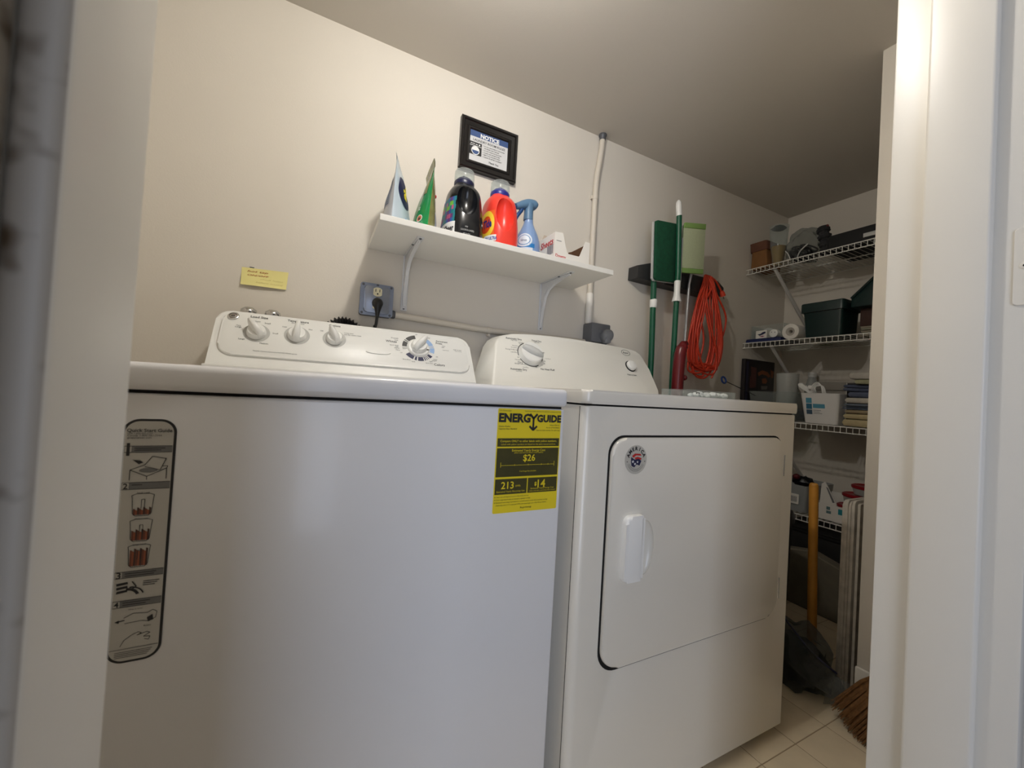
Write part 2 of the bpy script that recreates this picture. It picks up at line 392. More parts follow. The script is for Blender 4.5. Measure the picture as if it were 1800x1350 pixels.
MB().lathe([(.0325, 0), (.0325, .003), (.030, .006), (.026, .007)], PP(DA, DB, 0), PP(0, 0, 1)-PP(0, 0, 0), 36).build('dial_skirt', PLASW, ws)
PPo = PP
PP = lambda a, b, c=0: PPo(a, b, c+.006)
knob('k', DA, DB, .0235, radians(48), 0)
PP = PPo
MB().shape(PP, [(DA+.021, DB-.006), (DA+.034, DB-.009), (DA+.022, DB-.012)], .0076).build('pointer', INK, panel)
ba = MB(); ba.lathe([(.0135, 0), (.013, .002), (.011, .003), (.0001, .0028)], PP(-.6395, .1485, 0), PP(0, 0, 1)-PP(0, 0, 0), 28, 1, .85); ba.build('badge', CHROME, panel)
bd = MB(); Pb = lambda a, b, c=0: PP(a, b, c+.0031); bd.disc(Pb, -.6395, .1485, .0085, .0002, .0076); bd.text(Pb, 'GE', -.6395, .1485, .009, shear=.3); bd.build('badge_emblem', DGREY, panel)
ov = MB()
ov.prism([(-.2928+.0335*cos(2*pi*k/36), .0756+.0062*sin(2*pi*k/36)) for k in range(36)], lambda a, b: PP(a, b, .0022), lambda a, b: PP(a, b, 0), .0012, 2); ov.build('oval_emblem', PLASW, panel)
# energy label on the front
EX0, EX1, EZ0, EZ1 = -.1455, -.0085, .6775, .8695
PE = plane((EX0, -.0002, EZ1), (1, 0, 0), (0, 0, 1)); EW, EH = EX1-EX0, EZ1-EZ0
e = MB(); e.prism(rrect(0, EW, -EH, 0, .003), lambda a, b: PE(a, b, .0004), lambda a, b: PE(a, b, 0)); lab = e.build('energy_label', YEL, ws, label='yellow energy label with black lettering')
PE2 = plane((EX0, -.0007, EZ1), (1, 0, 0), (0, 0, 1))
fe = lambda u, v: (u*EW, -v*EH)
e = MB()
e.text(PE2, 'U.S. Government', *fe(.02, .020), .024, align='L'); e.text(PE2, 'Federal law prohibits removal of this label before consumer purchase', *fe(.985, .018), .080, align='R')
e.text(PE2, 'ENERG', *fe(.255, .087), .066, bold=.05); e.text(PE2, 'GUIDE', *fe(.80, .087), .055, bold=.05)
e.line(PE2, [fe(.485, .045), fe(.545, .09)], .0042); e.line(PE2, [fe(.605, .045), fe(.545, .09)], .0042); e.line(PE2, [fe(.545, .085), fe(.545, .185)], .0040)
e.line(PE2, [fe(.485, .165), fe(.545, .205)], .0038); e.line(PE2, [fe(.605, .165), fe(.545, .205)], .0038); e.shape(PE2, [fe(.49, .17), fe(.545, .18), fe(.60, .17), fe(.545, .21)])
e.text(PE2, 'Clothes Washer', *fe(.02, .170), .0235, align='L', bold=.01); e.text(PE2, 'Capacity Class: Standard', *fe(.02, .193), .037, align='L', bold=.01)
e.text(PE2, 'General Electric', *fe(.975, .152), .022, align='R'); e.text(PE2, 'Models: GTWN2800D', *fe(.975, .178), .030, align='R'); e.text(PE2, 'Capacity (tub volume): 3.6 cubic feet', *fe(.985, .204), .054, align='R')
for i, t in enumerate(('Your cost will depend on your utility rates and use.', 'Cost range based only on standard capacity models.', 'Estimated operating cost based on six wash loads a week and a national average', 'electricity cost of 12 cents per kWh and natural gas cost of $1.09 per therm.')):
    e.text(PE2, t, *fe(.04, .845+.026*i), (.068, .072, .110, .108)[i], align='L')
    if i < 3: e.disc(PE2, *fe(.022, .845+.026*i), .0008, .0005, None, 8)
e.text(PE2, 'ftc.gov/energy', *fe(.5, .958), .024, bold=.01)
e.build('lettering', INK, lab, kind='stuff')
e = MB()
for u0, u1, v0, v1 in ((.015, .985, .285, .365), (.015, .985, .380, .655), (.015, .497, .675, .822), (.512, .985, .675, .822)): e.rect(PE2, u0*EW, u1*EW, -v1*EH, -v0*EH, .0002)
e.build('dark_band', OLIVE, lab)
e = MB()
e.text(PE2, 'Compare ONLY to other labels with yellow numbers.', *fe(.5, .311), .122, bold=.008); e.text(PE2, 'Labels with yellow numbers are based on the same test procedures.', *fe(.5, .342), .118)
e.text(PE2, 'Estimated Yearly Energy Cost', *fe(.5, .402), .072, bold=.008); e.text(PE2, '(when used with an electric water heater)', *fe(.5, .424), .062)
e.text(PE2, '$26', *fe(.51, .475), .026, bold=.015)
e.line(PE2, [fe(.08, .545), fe(.92, .545)], .0006)
for u, h in ((.08, .03), (.29, .01), (.50, .01), (.71, .01), (.82, .01), (.92, .03)): e.line(PE2, [fe(u, .545-h), fe(u, .545+h*.6)], .0008)
e.text(PE2, 'Cost Range Not Available', *fe(.5, .605), .036)
e.text(PE2, '213', *fe(.20, .735), .026, bold=.015); e.text(PE2, 'kWh', *fe(.36, .745), .010); e.text(PE2, 'Estimated Yearly Electricity Use', *fe(.255, .795), .058)
e.text(PE2, '$', *fe(.635, .735), .005, bold=.03); e.text(PE2, '14', *fe(.73, .735), .017, bold=.015); e.text(PE2, 'Estimated Yearly Energy Cost', *fe(.75, .780), .052); e.text(PE2, '(when used with a natural gas water heater)', *fe(.75, .803), .058)
e.build('yellow_lettering', YEL, lab, kind='stuff')
# quick start label
QX0, QX1, QZ0, QZ1 = -.6545, -.6015, .536, .8395
PQ = plane((QX0, -.0003, QZ1), (1, 0, 0), (0, 0, 1)); QW, QH = QX1-QX0, QZ1-QZ0
q = MB(); q.prism(rrect(0, QW, -QH, 0, .017, 8), lambda a, b: PQ(a, b, .0004), lambda a, b: PQ(a, b, 0)); ql = q.build('quick_start_label', INK, ws, label='long rounded grey label with black border')
q = MB(); q.prism(rrect(.0028, QW-.0028, -QH+.0028, -.0028, .0145, 8), lambda a, b: PQ(a, b, .0007), lambda a, b: PQ(a, b, .0004)); q.build('label_face', STICK, ql)
PQ = plane((QX0, -.0011, QZ1), (1, 0, 0), (0, 0, 1))
fq = lambda u, v: (u*QW, -v*QH)
q = MB(); q.mat(1)
for v0, v1 in ((.112, .138), (.262, .290), (.626, .652), (.744, .771)): q.rect(PQ, .06*QW, .94*QW, -v1*QH, -v0*QH, .0001)
q.mat(2)
for v0, v1 in ((.113, .137), (.263, .289), (.627, .651), (.745, .770)): q.rect(PQ, .07*QW, .19*QW, -v1*QH, -v0*QH, .0002)
q.mat(0)
q.text(PQ, 'Quick Start Guide', *fq(.5, .047), .044, bold=.014)
for v, t, wd in ((.060, 'USA 1-800-432-2737', .024), (.068, 'Canada 1-800-561-3344', .033), (.077, 'geappliances.com', .023)): q.text(PQ, t, *fq(.10, v), wd, align='L')
for n_, v in (('1', .125), ('2', .276), ('3', .639), ('4', .757)): q.text(PQ, n_, *fq(.13, v), .003 if n_ == '1' else .0045, bold=.02)
for v in (.112, .138, .262, .290, .626, .652, .744, .771, .942): q.line(PQ, [fq(.06, v), fq(.94, v)], .0006, .0004)
for v, wd in ((.121, .030), (.129, .026), (.272, .010), (.635, .030), (.644, .028), (.753, .026), (.762, .022)): q.rect(PQ, .24*QW, .24*QW+wd, -(v+.0014)*QH, -(v-.0014)*QH, .0004)
# open-lid washer drawing
q.line(PQ, [fq(.19, .252), fq(.19, .210), fq(.50, .238), fq(.86, .205), fq(.86, .250)], .0008); q.line(PQ, [fq(.19, .210), fq(.45, .190), fq(.58, .155), fq(.84, .165), fq(.74, .212)], .0008)
q.line(PQ, [fq(.78, .196), fq(.88, .196), fq(.86, .205)], .0008); q.line(PQ, [fq(.45, .197), fq(.74, .212)], .0006); q.line(PQ, [fq(.50, .238), fq(.50, .252)], .0006)
q.mat(1); q.shape(PQ, [fq(.52+.17*cos(t), .213+.010*sin(t)) for t in [k*.35 for k in range(18)]], .0003); q.mat(0)
q.shape(PQ, [fq(.22, .168), fq(.36, .172), fq(.42, .180), fq(.34, .187)], .0004)
# hoses and hands
for k in range(4): q.shape(PQ, [fq(.10+.01*k, .672+.016*k), fq(.30, .668+.016*k), fq(.31, .677+.016*k), fq(.11, .682+.016*k)], .0004) if k < 3 else None
q.disc(PQ, *fq(.30, .735), .0125, .0004, .0095, 10, radians(20), radians(95)); q.disc(PQ, *fq(.36, .735), .0140, .0004, .0125, 10, radians(20), radians(95)); q.line(PQ, [fq(.38, .668), fq(.46, .690), fq(.40, .698)], .0012)
for k in range(3): q.rect(PQ, .58*QW, (.88-.04*k)*QW, -(.674+.008*k)*QH, -(.671+.008*k)*QH, .0004)
q.line(PQ, [fq(.28, .815), fq(.45, .800), fq(.70, .806), fq(.80, .796), fq(.88, .806), fq(.86, .830), fq(.74, .842), fq(.60, .835), fq(.30, .838)], .0006)
q.shape(PQ, [fq(.70, .825), fq(.80, .815), fq(.82, .838), fq(.72, .842)], .0004); q.line(PQ, [fq(.14, .828), fq(.30, .824)], .0012); q.shape(PQ, [fq(.12, .828), fq(.20, .821), fq(.20, .835)], .0004)
q.line(PQ, [fq(.25, .930), fq(.32, .905), fq(.45, .888), fq(.56, .880), fq(.62, .886), fq(.54, .893), fq(.72, .884), fq(.78, .890), fq(.66, .902), fq(.78, .905), fq(.76, .918), fq(.68, .912)], .0006)
q.text(PQ, 'While in water', *fq(.48, .783), .014); q.text(PQ, 'Rotate', *fq(.72, .858), .007)
for k in range(4): q.rect(PQ, .16*QW, (.84-.03*k)*QW, -(.955+.007*k)*QH, -(.953+.007*k)*QH, .0004)
for t, v in (('Small Load', .305), ('Medium Load', .412), ('Large Load', .518)): q.text(PQ, t, *fq(.46, v), .012)
for v0 in (.315, .420, .525):
    for pts in ([(.26, 0), (.27, .012), (.29, .075), (.34, .085), (.58, .085), (.63, .075), (.66, .012), (.67, 0)], [(.26, 0), (.35, -.006), (.58, -.006), (.67, 0)]):
        q.line(PQ, [fq(u, v0+v) for u, v in pts], .0006)
    q.line(PQ, [fq(.44, v0+.055), fq(.44, v0+.018), fq(.50, v0+.018), fq(.50, v0+.055)], .0006)
q.build('drawings', [INK, BANDG, STICK], ql)
q = MB()
for v0, lvl in ((.315, .055), (.420, .040), (.525, .014)):
    for k in range(9):
        u0 = .30+.036*k; h = lvl+.006*math.sin(k*2.1)
        q.mat(k % 3); q.shape(PQ, [fq(u0, v0+h), fq(u0+.036, v0+h+.003), fq(u0+.036, v0+.082), fq(u0, v0+.080)], .0003)
q.build('laundry_drawing', [mat('print_brown', (112, 66, 50), .6), mat('print_rust', (150, 84, 58), .6), mat('print_dark', (74, 52, 46), .6)], ql)

# ------------------------------------------------------------------ dryer
dr = thing('tumble_dryer', 'white tumble dryer with large square front door and arched console', 'dryer', (.40, .32, 0))
d = MB(); d.prism(rrect(.0335, .7695, -.02, .64, (.018, .010, .004, .004), 6), lambda a, b: Vector((a, b, .882)), lambda a, b: Vector((a, b, .028)), .004, 2)
dcab = d.build('cabinet', WHITE_W, dr)
MB().box(.0332, .0345, -.004, -.0028, .03, .88).build('side_seam', DARK, dr)
MB().box(.040, .763, -.012, .634, .879, .888).build('seam_gap', DARK, dr)
d = MB(); d.prism(rrect(.031, .772, -.025, .645, (.016, .012, .004, .004), 6), lambda a, b: Vector((a, b, .914)), lambda a, b: Vector((a, b, .886)), .006, 3, True); d.build('top_panel', WHITE_W, dr)
for fx in (.08, .72):
    for fy in (.04, .58): MB().lathe([(.02, 0), (.02, .012), (.008, .013), (.008, .032)], (fx, fy, 0)).build('foot', BLACK, dr)
OD = Vector((0, .46, .914)); VD = Vector((0, .1, .176)).normalized(); PD = plane(OD, (1, 0, 0), VD)
outl = [(.040, 0), (.068, .1165), (.078, .160), (.092, .186), (.112, .202), (.145, .212), (.20, .219), (.259, .2235), (.33, .2258), (.405, .2262), (.48, .2245), (.56, .2215), (.64, .2180), (.700, .2140), (.722, .208), (.738, .196), (.748, .176), (.755, .124), (.7594, .028), (.762, 0)]
d = MB(); d.prism(outl[::-1], PD, lambda a, b: Vector((a, .645, PD(a, b).z)), .008, 3); dcon = d.build('console', mat('dryer_console_plastic', (238, 236, 228), .38), dr)
d = MB()
for s_, a, b, wd, bo in (('Automatic Dry', .153, .1930, .062, .012), ('High Heat', .153, .1865, .024, 0), ('Timed Dry', .2440, .1955, .040, .012), ('High Heat', .2440, .1890, .022, 0), ('Automatic Dry', .1476, .0700, .062, .012), ('Low Heat', .1476, .0630, .022, 0), ('No Heat Fluff', .2620, .0790, .056, .012), ('Push to Start', .6500, .0900, .046, .012),
                         ('Wrinkle', .178, .1800, .020, 0), ('Guard', .178, .1750, .016, 0), ('Very Dry', .153, .1640, .024, 0), ('Normal Dry', .148, .1560, .024, 0), ('Energy Preferred', .136, .1470, .044, 0), ('Less Dry', .143, .1370, .022, 0), ('Off', .156, .1180, .008, 0), ('Very Dry', .152, .1080, .022, 0), ('Dry', .160, .0980, .018, 0), ('Energy Preferred', .158, .0920, .040, 0), ('Less Dry', .176, .0800, .020, 0),
                         ('80', .222, .1820, .006, 0), ('70', .232, .1780, .006, 0), ('60', .246, .1660, .007, 0), ('40', .262, .1480, .007, 0), ('Cool Down', .274, .1240, .022, 0), ('30', .258, .1120, .006, 0), ('20', .254, .1020, .006, 0), ('Off', .243, .0950, .006, 0), ('10', .218, .0850, .006, 0), ('Off', .207, .1840, .007, 0)):
    d.text(PD, s_, a, b, wd, bold=bo)
d.build('printing', INK, dcon, kind='stuff')
d = MB(); d.disc(PD, .205, .1335, .0485, .0004, .0455, 30, radians(70), radians(190)); d.disc(PD, .205, .1335, .0485, .0004, .0455, 24, radians(205), radians(300)); d.disc(PD, .205, .1335, .0485, .0004, .0460, 14, radians(-30), radians(30)); d.build('dial_marks', DGREY, dcon)
ND = (PD(0, 0, 1)-PD(0, 0, 0)).normalized()
k = MB(); k.lathe([(.044, 0), (.044, .003), (.042, .006), (.041, .018), (.038, .021), (.0001, .0215)], PD(.205, .1335), ND, 40); kd = k.build('knob', PLASW, dr)
rows = []
for t, hw, h in ((-1.0, .14, .022), (-.9, .20, .030), (-.4, .30, .034), (.3, .32, .035), (.8, .24, .033), (.96, .16, .024)):
    row = []
    for qq, z in ((-1, .018), (-.75, h*.95), (-.3, h), (.3, h), (.75, h*.95), (1, .018)):
        x, y = t*.041, qq*hw*.041; an = radians(156); row.append(PD(.205+x*cos(an)-y*sin(an), .1335+x*sin(an)+y*cos(an), z))
    rows.append(row)
k = MB(); k.grid(rows); k.poly(rows[0]); k.poly(rows[-1]); k.build('grip', mat('grey_grip_plastic', (205, 206, 204), .4), kd, smooth=60)
k = MB(); k.lathe([(.0245, 0), (.0245, .0015), (.0215, .002)], PD(.657, .1295), ND, 28); k.build('button_bezel', BLACK, dr)
k = MB(); k.lathe([(.021, 0), (.021, .010), (.018, .014), (.009, .0165), (.0001, .017)], PD(.6585, .1305), ND, 28); k.build('start_button', PLASW, dr)
d = MB()
for i in range(30):
    t0, t1 = 2*pi*i/30, 2*pi*(i+1)/30
    d.poly([PD(.6575+r_*cos(t), .1935+r_*.62*sin(t), .0005) for r_, t in ((.0205, t0), (.0225, t0), (.0225, t1), (.0205, t1))])
d.text(PD, 'Roper', .6575, .1935, .029, bold=.01, shear=.2); d.build('logo', INK, dcon)
# door
DP = plane((0, -.02, 0), (1, 0, 0), (0, 0, 1))
dx0, dx1, dz0, dz1 = .1035, .704, .3435, .8190
g = MB(); g.prism(rrect(dx0-.0045, dx1+.0040, dz0-.0078, dz1+.0045, (.048, .046, .040, .040), 8), lambda a, b: DP(a, b, .0008), lambda a, b: DP(a, b, -.0005)); dgap = g.build('door_gap_shade', DARK, dr)  # black plate stands for the shade in the groove round the door
g = MB(); g.prism(rrect(dx0, dx1, dz0, dz1, (.046, .044, .038, .038), 8), lambda a, b: DP(a, b, .0085), lambda a, b: DP(a, b, -.008), .006, 3)
door = g.build('door', WHITE_W, dr)
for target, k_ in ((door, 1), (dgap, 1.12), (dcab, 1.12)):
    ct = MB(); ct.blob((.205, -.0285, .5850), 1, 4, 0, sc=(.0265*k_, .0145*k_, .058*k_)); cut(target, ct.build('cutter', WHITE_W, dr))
hd = MB(); hd.prism(rrect(.139, .190, .5225, .6585, (.010, .006, .006, .016), 6), lambda a, b: DP(a, b, .022), lambda a, b: DP(a, b, .005), .007, 3)
hd.build('handle', mat('white_handle_plastic', (244, 243, 240), .3), door)
for z0, z1 in ((.715, .772), (.385, .440)):
    hh = MB(); hh.box(dx1-.001, dx1+.009, -.0255, -.0195, z0, z1, .001); hh.cyl((dx1+.004, -.0265, z0), (dx1+.004, -.0265, z1), .0028, 10); hh.build('hinge', CHROME, dr)
AX, AZ = .1665, .7735; PA = plane((AX, -.0288, AZ), (1, 0, 0), (0, 0, 1))
a_ = MB(); a_.prism([(.0305*cos(2*pi*i/36), .0305*sin(2*pi*i/36)) for i in range(36)], lambda a, b: PA(a, b, .0004), lambda a, b: PA(a, b, 0)); st = a_.build('round_sticker', mat('sticker_silver', (196, 192, 182), .45), door, label='round sticker with red and navy emblem')
PA = plane((AX, -.0293, AZ), (1, 0, 0), (0, 0, 1))
a_ = MB()
for i, c_ in enumerate('AMERICA'):
    t = radians(158-i*22.5); a_.text(PA, c_, .0235*cos(t), .0235*sin(t), size=.0105, bold=.04, rot=t-pi/2)
a_.disc(PA, -.0245, -.004, .0012, .0004, None, 10); a_.disc(PA, .0245, -.004, .0012, .0004, None, 10)
for rr, n_ in ((.0205, 26), (.0240, 30)):
    for i in range(n_):
        t = radians(205+130*i/n_); a_.rect(PA, rr*cos(t)-.0005, rr*cos(t)+.0004, rr*sin(t)-.0006, rr*sin(t)+.0006, .0004)
a_.mat(1)
a_.shape(PA, [(-.014, .006), (-.004, .000), (.006, .003), (.015, -.003), (.010, -.013), (.002, -.010), (-.004, -.016), (-.012, -.013), (-.014, -.004)], .0004)
a_.mat(2); a_.shape(PA, [(-.012, .008), (-.004, .013), (.012, .012), (.014, .008), (.000, .009), (-.008, .004)], .0005); a_.shape(PA, [(-.005, .004), (.004, .006), (.015, .003), (.014, -.001), (.005, .002), (-.001, .000)], .0005)
a_.mat(3)
for sx, sz, r_ in ((-.009, -.004, .004), (-.003, -.009, .0036), (.004, -.005, .003)): a_.shape(PA, [((r_ if i % 2 == 0 else r_*.4)*cos(pi/2+i*pi/5)+sx, (r_ if i % 2 == 0 else r_*.4)*sin(pi/2+i*pi/5)+sz) for i in range(10)], .0007)
a_.build('emblem', [INK, NAVY, RED, WPRINT], st)
# clear tray with white bits on the dryer top
tr = thing('clear_tray', 'shallow clear plastic tray of white bits on the dryer top', 'tray', (.58, .12, .914))
t_ = MB()
for (x0, x1, y0, y1) in ((.48, .675, .098, .0995), (.48, .675, .1985, .20), (.48, .4815, .0995, .1985), (.6735, .675, .0995, .1985)): t_.box(x0, x1, y0, y1, .9145, .936)
t_.box(.48, .675, .098, .20, .914, .9152); t_.build('tray', CLEAR, tr)
for i, (x, y, r_) in enumerate(((.535, .125, .010), (.555, .13, .012), (.575, .12, .011), (.588, .135, .010), (.612, .125, .0125), (.632, .13, .011), (.65, .12, .012), (.52, .13, .008))):
    o = MB(); o.blob((x, y, .9152+r_*.72), r_, 2, .35, 2.2, i+3, (1.15, 1, .8), .9153); o.build('contents', WPRINT, tr)
MB().box(.5285, .5435, .118, .1195, .9255, .9305).build('dark_piece', DGREY, tr)
# ------------------------------------------------------------------ wall shelf and what stands on it
SZ = 1.3505
sh = thing('wall_shelf', 'white board shelf on two white steel brackets above the machines', 'shelf', (.076, .6908, SZ))
MB().box(-.3205, .473, .4368, .6905, SZ-.0175, SZ, .0012, 1).build('board', MELA, sh)
for bx in (-.198, .333):
    zb = SZ-.0175; b = MB()
    b.box(bx-.0105, bx+.0105, .6870, .6906, 1.148, zb, .001, 1); b.box(bx-.0105, bx+.0105, .490, .6906, zb-.0035, zb, .001, 1)
    b.box(bx-.0012, bx+.0012, .50, .688, zb-.012, zb-.003); b.box(bx-.0012, bx+.0012, .678, .688, 1.16, zb-.004)
    br = b.build('bracket', BRKT, sh)
    b = MB(); b.prism([(.500, zb-.0035), (.6868, zb-.0035), (.6868, 1.152), (.681, 1.165), (.674, 1.230), (.663, 1.275), (.640, 1.300), (.600, 1.314), (.540, 1.322), (.500, zb-.007)], lambda y, z: Vector((bx-.0062, y, z)), lambda y, z: Vector((bx+.0062, y, z)), .0025, 2, True)
    b.build('rib', BRKT, br, smooth=30)
    for p, a in (((bx, .497, zb-.0035), (0, 0, -1)), ((bx-.0085, .560, zb-.0035), (0, 0, -1)), ((bx, .687, 1.285), (0, -1, 0)), ((bx, .687, 1.156), (0, -1, 0))):
        MB().lathe([(.0042, 0), (.0036, .0016), (.0001, .002)], p, a, 12).build('screw', DSTEEL, br)

def bag_surf(cx, cy, hgt, wd, th, tipx, ang=.1, seed=0, z0=SZ):
    from mathutils import noise
    dv = Vector((sin(ang), cos(ang), 0)); nv = Vector((cos(ang), -sin(ang), 0))
    def f(side, u, v, off=0):
        t = max(0, min(1, v)); h = th*(1-t**1.45)+.0009
        w_ = wd*(1-.10*t)
        e = max(0, 1-u*u)**.75
        n_ = noise.noise(Vector((u*2.4+seed, v*4, side*3)))*.006*(1-abs(u))**.3*(t*(1.15-t))*2.4
        return Vector((cx+(tipx-cx)*t, cy, z0+hgt*v))+dv*(u*w_)+nv*side*(h*e+n_*1.0+off)
    return f
def pouch(name, label, cx, cy, hgt, wd, th, tipx, ang, seed, mats, split=None):
    t = thing(name, label, 'detergent pouch', (cx, cy, SZ), 'detergent packs on the wall shelf')
    f = bag_surf(cx, cy, hgt, wd, th, tipx, ang, seed)
    m = MB(); us = [-cos(pi*k/16) for k in range(17)]; vs = [k/16 for k in range(17)]
    for side in (-1, 1):
        rows = [[f(side, u, v) for u in us] for v in vs]; m.mat(0 if side < 0 else 1)
        m.grid(rows)
    m.mat(0)
    m.face([m.bm.verts.new(p) for p in [f(-1, u, 0) for u in us]+[f(1, u, 0) for u in reversed(us)]])
    b = m.build('pack', mats, t, smooth=50)
    s_ = MB(); s_.grid([[f(-1, u*.98, 1)+Vector((x, 0, z)) for u in us] for x, z in ((-.0008, -.004), (-.0012-.001, .010), (-.004, .020))]); s_.grid([[f(-1, u*.98, 1)+Vector((x, 0, z)) for u in us] for x, z in ((.0008, -.004), (0, .010), (-.0032, .020))])
    s_.build('top_seal', mats[2], t)
    return t, b, f
SILV = mat('silver_blue_film', (196, 210, 222), .25, .15, bump=.1, bscale=40); SILV2 = mat('silver_grey_film', (188, 192, 200), .3, .2)
t, b, f = pouch('detergent_pouch', 'silver blue detergent pouch with navy circle, first on the shelf', -.260, .552, .184, .078, .041, -.257, .33, 2, [SILV2, SILV, SILV])
fl_ = lambda a, b_, c=0: f(-1, a, b_, .0010+c); fr_ = lambda a, b_, c=0: f(1, a, b_, .0010+c)
m = MB()
def patch(m, P, ua, ub, va, vb, n=6, off=0):
    m.grid([[P(ua+(ub-ua)*i/n, va+(vb-va)*j/n, off) for i in range(n+1)] for j in range(n+1)])
def ell(m, P, cu, cv, ru, rv, r0=0, n=32, off=0, rings=4):
    m.grid([[P(cu+ru*k*cos(2*pi*i/n), cv+rv*k*sin(2*pi*i/n), off) for i in range(n+1)] for k in [r0+(1-r0)*j/rings for j in range(rings+1)]])
def wtext(m, P, s_, cu, cv, su, sv, off, bold=0):
    vs, fs = text_geo(s_, bold); x0, x1 = min(v[0] for v in vs), max(v[0] for v in vs)
    q = [m.bm.verts.new(P(cu+(x-(x0+x1)/2)*su, cv+(y-.35)*sv, off)) for x, y in vs]
    for f_ in fs: m.face([q[i] for i in f_])
ell(m, fr_, -.40, .57, .46, .25, .02); m.build('round_logo', NAVY, b)
m = MB(); wtext(m, fr_, 'al', -.40, .585, .58, .30, .0008, .03); m.build('logo_lettering', mat('bright_yellow', (240, 222, 40), .5), b)
m = MB(); patch(m, fr_, -.55, .3, .03, .16); m.build('blue_flash', mat('mid_blue', (48, 120, 196), .4), b)
m = MB()
patch(m, fl_, -.86, -.30, .30, .72); m.mat(1)
for k in range(12): patch(m, fl_, -.84, -.36+.05*(k % 3-1), .31+.033*k, .321+.033*k, 4, .0004)
m.build('text_panel', [mat('grey_blue_panel', (146, 158, 180), .5), mat('slate_print', (92, 102, 130), .5)], b)
GRN = mat('green_film', (26, 138, 74), .22, bump=.1, bscale=40); OLV = mat('olive_brown_film', (138, 138, 84), .25, bump=.2, bscale=50, var=.4, vscale=40)
t, b, f = pouch('detergent_pouch', 'green laundry pouch leaning to a point, second on the shelf', -.181, .548, .198, .072, .037, -.168, .06, 9, [GRN, OLV, OLV])
fl_ = lambda a, b_, c=0: f(-1, a, b_, .0010+c); fr_ = lambda a, b_, c=0: f(1, a, b_, .0010+c)
m = MB(); ell(m, fl_, -.66, .20, .15, .055); m.mat(1); ell(m, fl_, -.66, .20, .12, .044, off=.0004); m.mat(2); ell(m, fl_, -.68, .19, .06, .022, off=.0008); m.build('round_logo', [WPRINT, mat('warm_orange', (206, 120, 70), .5), INK], b)
m = MB(); wtext(m, fl_, '3.5', -.55, .36, .10, .07, .0006, .02); m.build('weight_lettering', WPRINT, b)
m = MB(); patch(m, fl_, -.80, -.30, .58, .97); m.build('olive_panel', OLV, b)
m = MB(); patch(m, fr_, -.7, -.1, .02, .34); m.build('grey_panel', SILV2, b)
MB().blob((-.150, .545, 1.486), .0055, 2, .2, 2, 1, (.6, 1, 1)).build('red_clip', RED, t)

def sup(cx, cy, z, rx, ry, n=40, p=2.6):
    r = []
    for k in range(n):
        a = 2*pi*k/n; c, s_ = cos(a), sin(a)
        r.append(Vector((cx+rx*math.copysign(abs(c)**(2/p), c), cy+ry*math.copysign(abs(s_)**(2/p), s_), z)))
    return r
def bottle(label, cx, cy, body, prof, capcol, cutters, lab):
    t = thing('detergent_bottle', label, 'bottle', (cx, cy, SZ), 'detergent packs on the wall shelf')
    m = MB(); pr_ = smoothp([(z, rx, ry) for z, rx, ry in prof], 4)
    m.grid([sup(cx, cy, SZ+p.x, p.y, p.z) for p in pr_], True, True)
    b = m.build('body', body, t, smooth=60)
    for c, sc_, sd in cutters:
        k = MB(); k.blob(c, 1, 4, 0, sc=sc_); cut(b, k.build('cutter', body, t))
    def P(a, z, off=0):
        z_ = z
        for q0, q1 in zip(pr_, pr_[1:]):
            if q0.x <= z_ <= q1.x: break
        kk = (z_-q0.x)/max(q1.x-q0.x, 1e-6); rx, ry = q0.y+(q1.y-q0.y)*kk+off, q0.z+(q1.z-q0.z)*kk+off
        c, s_ = cos(a), sin(a); p_ = 2.6
        return Vector((cx+rx*math.copysign(abs(c)**(2/p_), c), cy+ry*math.copysign(abs(s_)**(2/p_), s_), SZ+z_))
    zt_ = prof[-1][0]
    m = MB(); m.lathe([(.031, -.004), (.0325, 0), (.0325, .012), (.030, .016), (.024, .0165), (.022, .024), (.0001, .025)], (cx, cy, SZ+zt_)); m.blob((cx-.006, cy-.014, SZ+zt_+.020), .009, 2, 0); m.build('collar', capcol, t)
    m = MB(); m.lathe([(.0318, .010), (.0322, .030), (.0315, .046), (.029, .0500), (.0275, .0505), (.0275, .0490), (.0300, .045), (.0305, .030), (.0302, .010)], (cx, cy, SZ+zt_), n=36)
    m.lathe([(.0275, .0505), (.0001, .0508)], (cx, cy, SZ+zt_), n=36); m.build('measuring_cap', CLEAR, t)
    lab(P, b)
def lab_dark(P, b):
    m = MB(); P2 = lambda a, z, c=0: P(a, z, .0012+c)
    cols = [mat('lab_%s' % n_, c, .45) for n_, c in (('purple', (110, 60, 120)), ('blue', (60, 90, 170)), ('lime', (120, 190, 70)), ('pink', (190, 90, 130)), ('teal', (40, 130, 140)))]
    for i in range(8):
        for j in range(6):
            m.mat((i*i+j*3+i*j) % 5); a0 = radians(165+i*8+2*math.sin(j*3)); patch(m, P2, a0+.02*math.sin(j), a0+radians(8.6), .052+.014*j, .0665+.014*j, 2)
    m.build('label_picture', cols, b)
    m = MB(); patch(m, P2, radians(165), radians(232), .006, .054, 8, .0002); m.build('label_panel', WPRINT, b)
    m = MB(); wtext(m, P2, 'Cheer', radians(210), .034, radians(14), .028, .0010, .03); m.build('label_lettering', INK, b)
    m = MB()
    for k in range(3): wtext(m, P2, ('stay', 'COLORGUARD', '64 loads')[k], radians(264), .040-.011*k, radians(4), .008, .0012)
    m.build('small_lettering', PLASG, b)
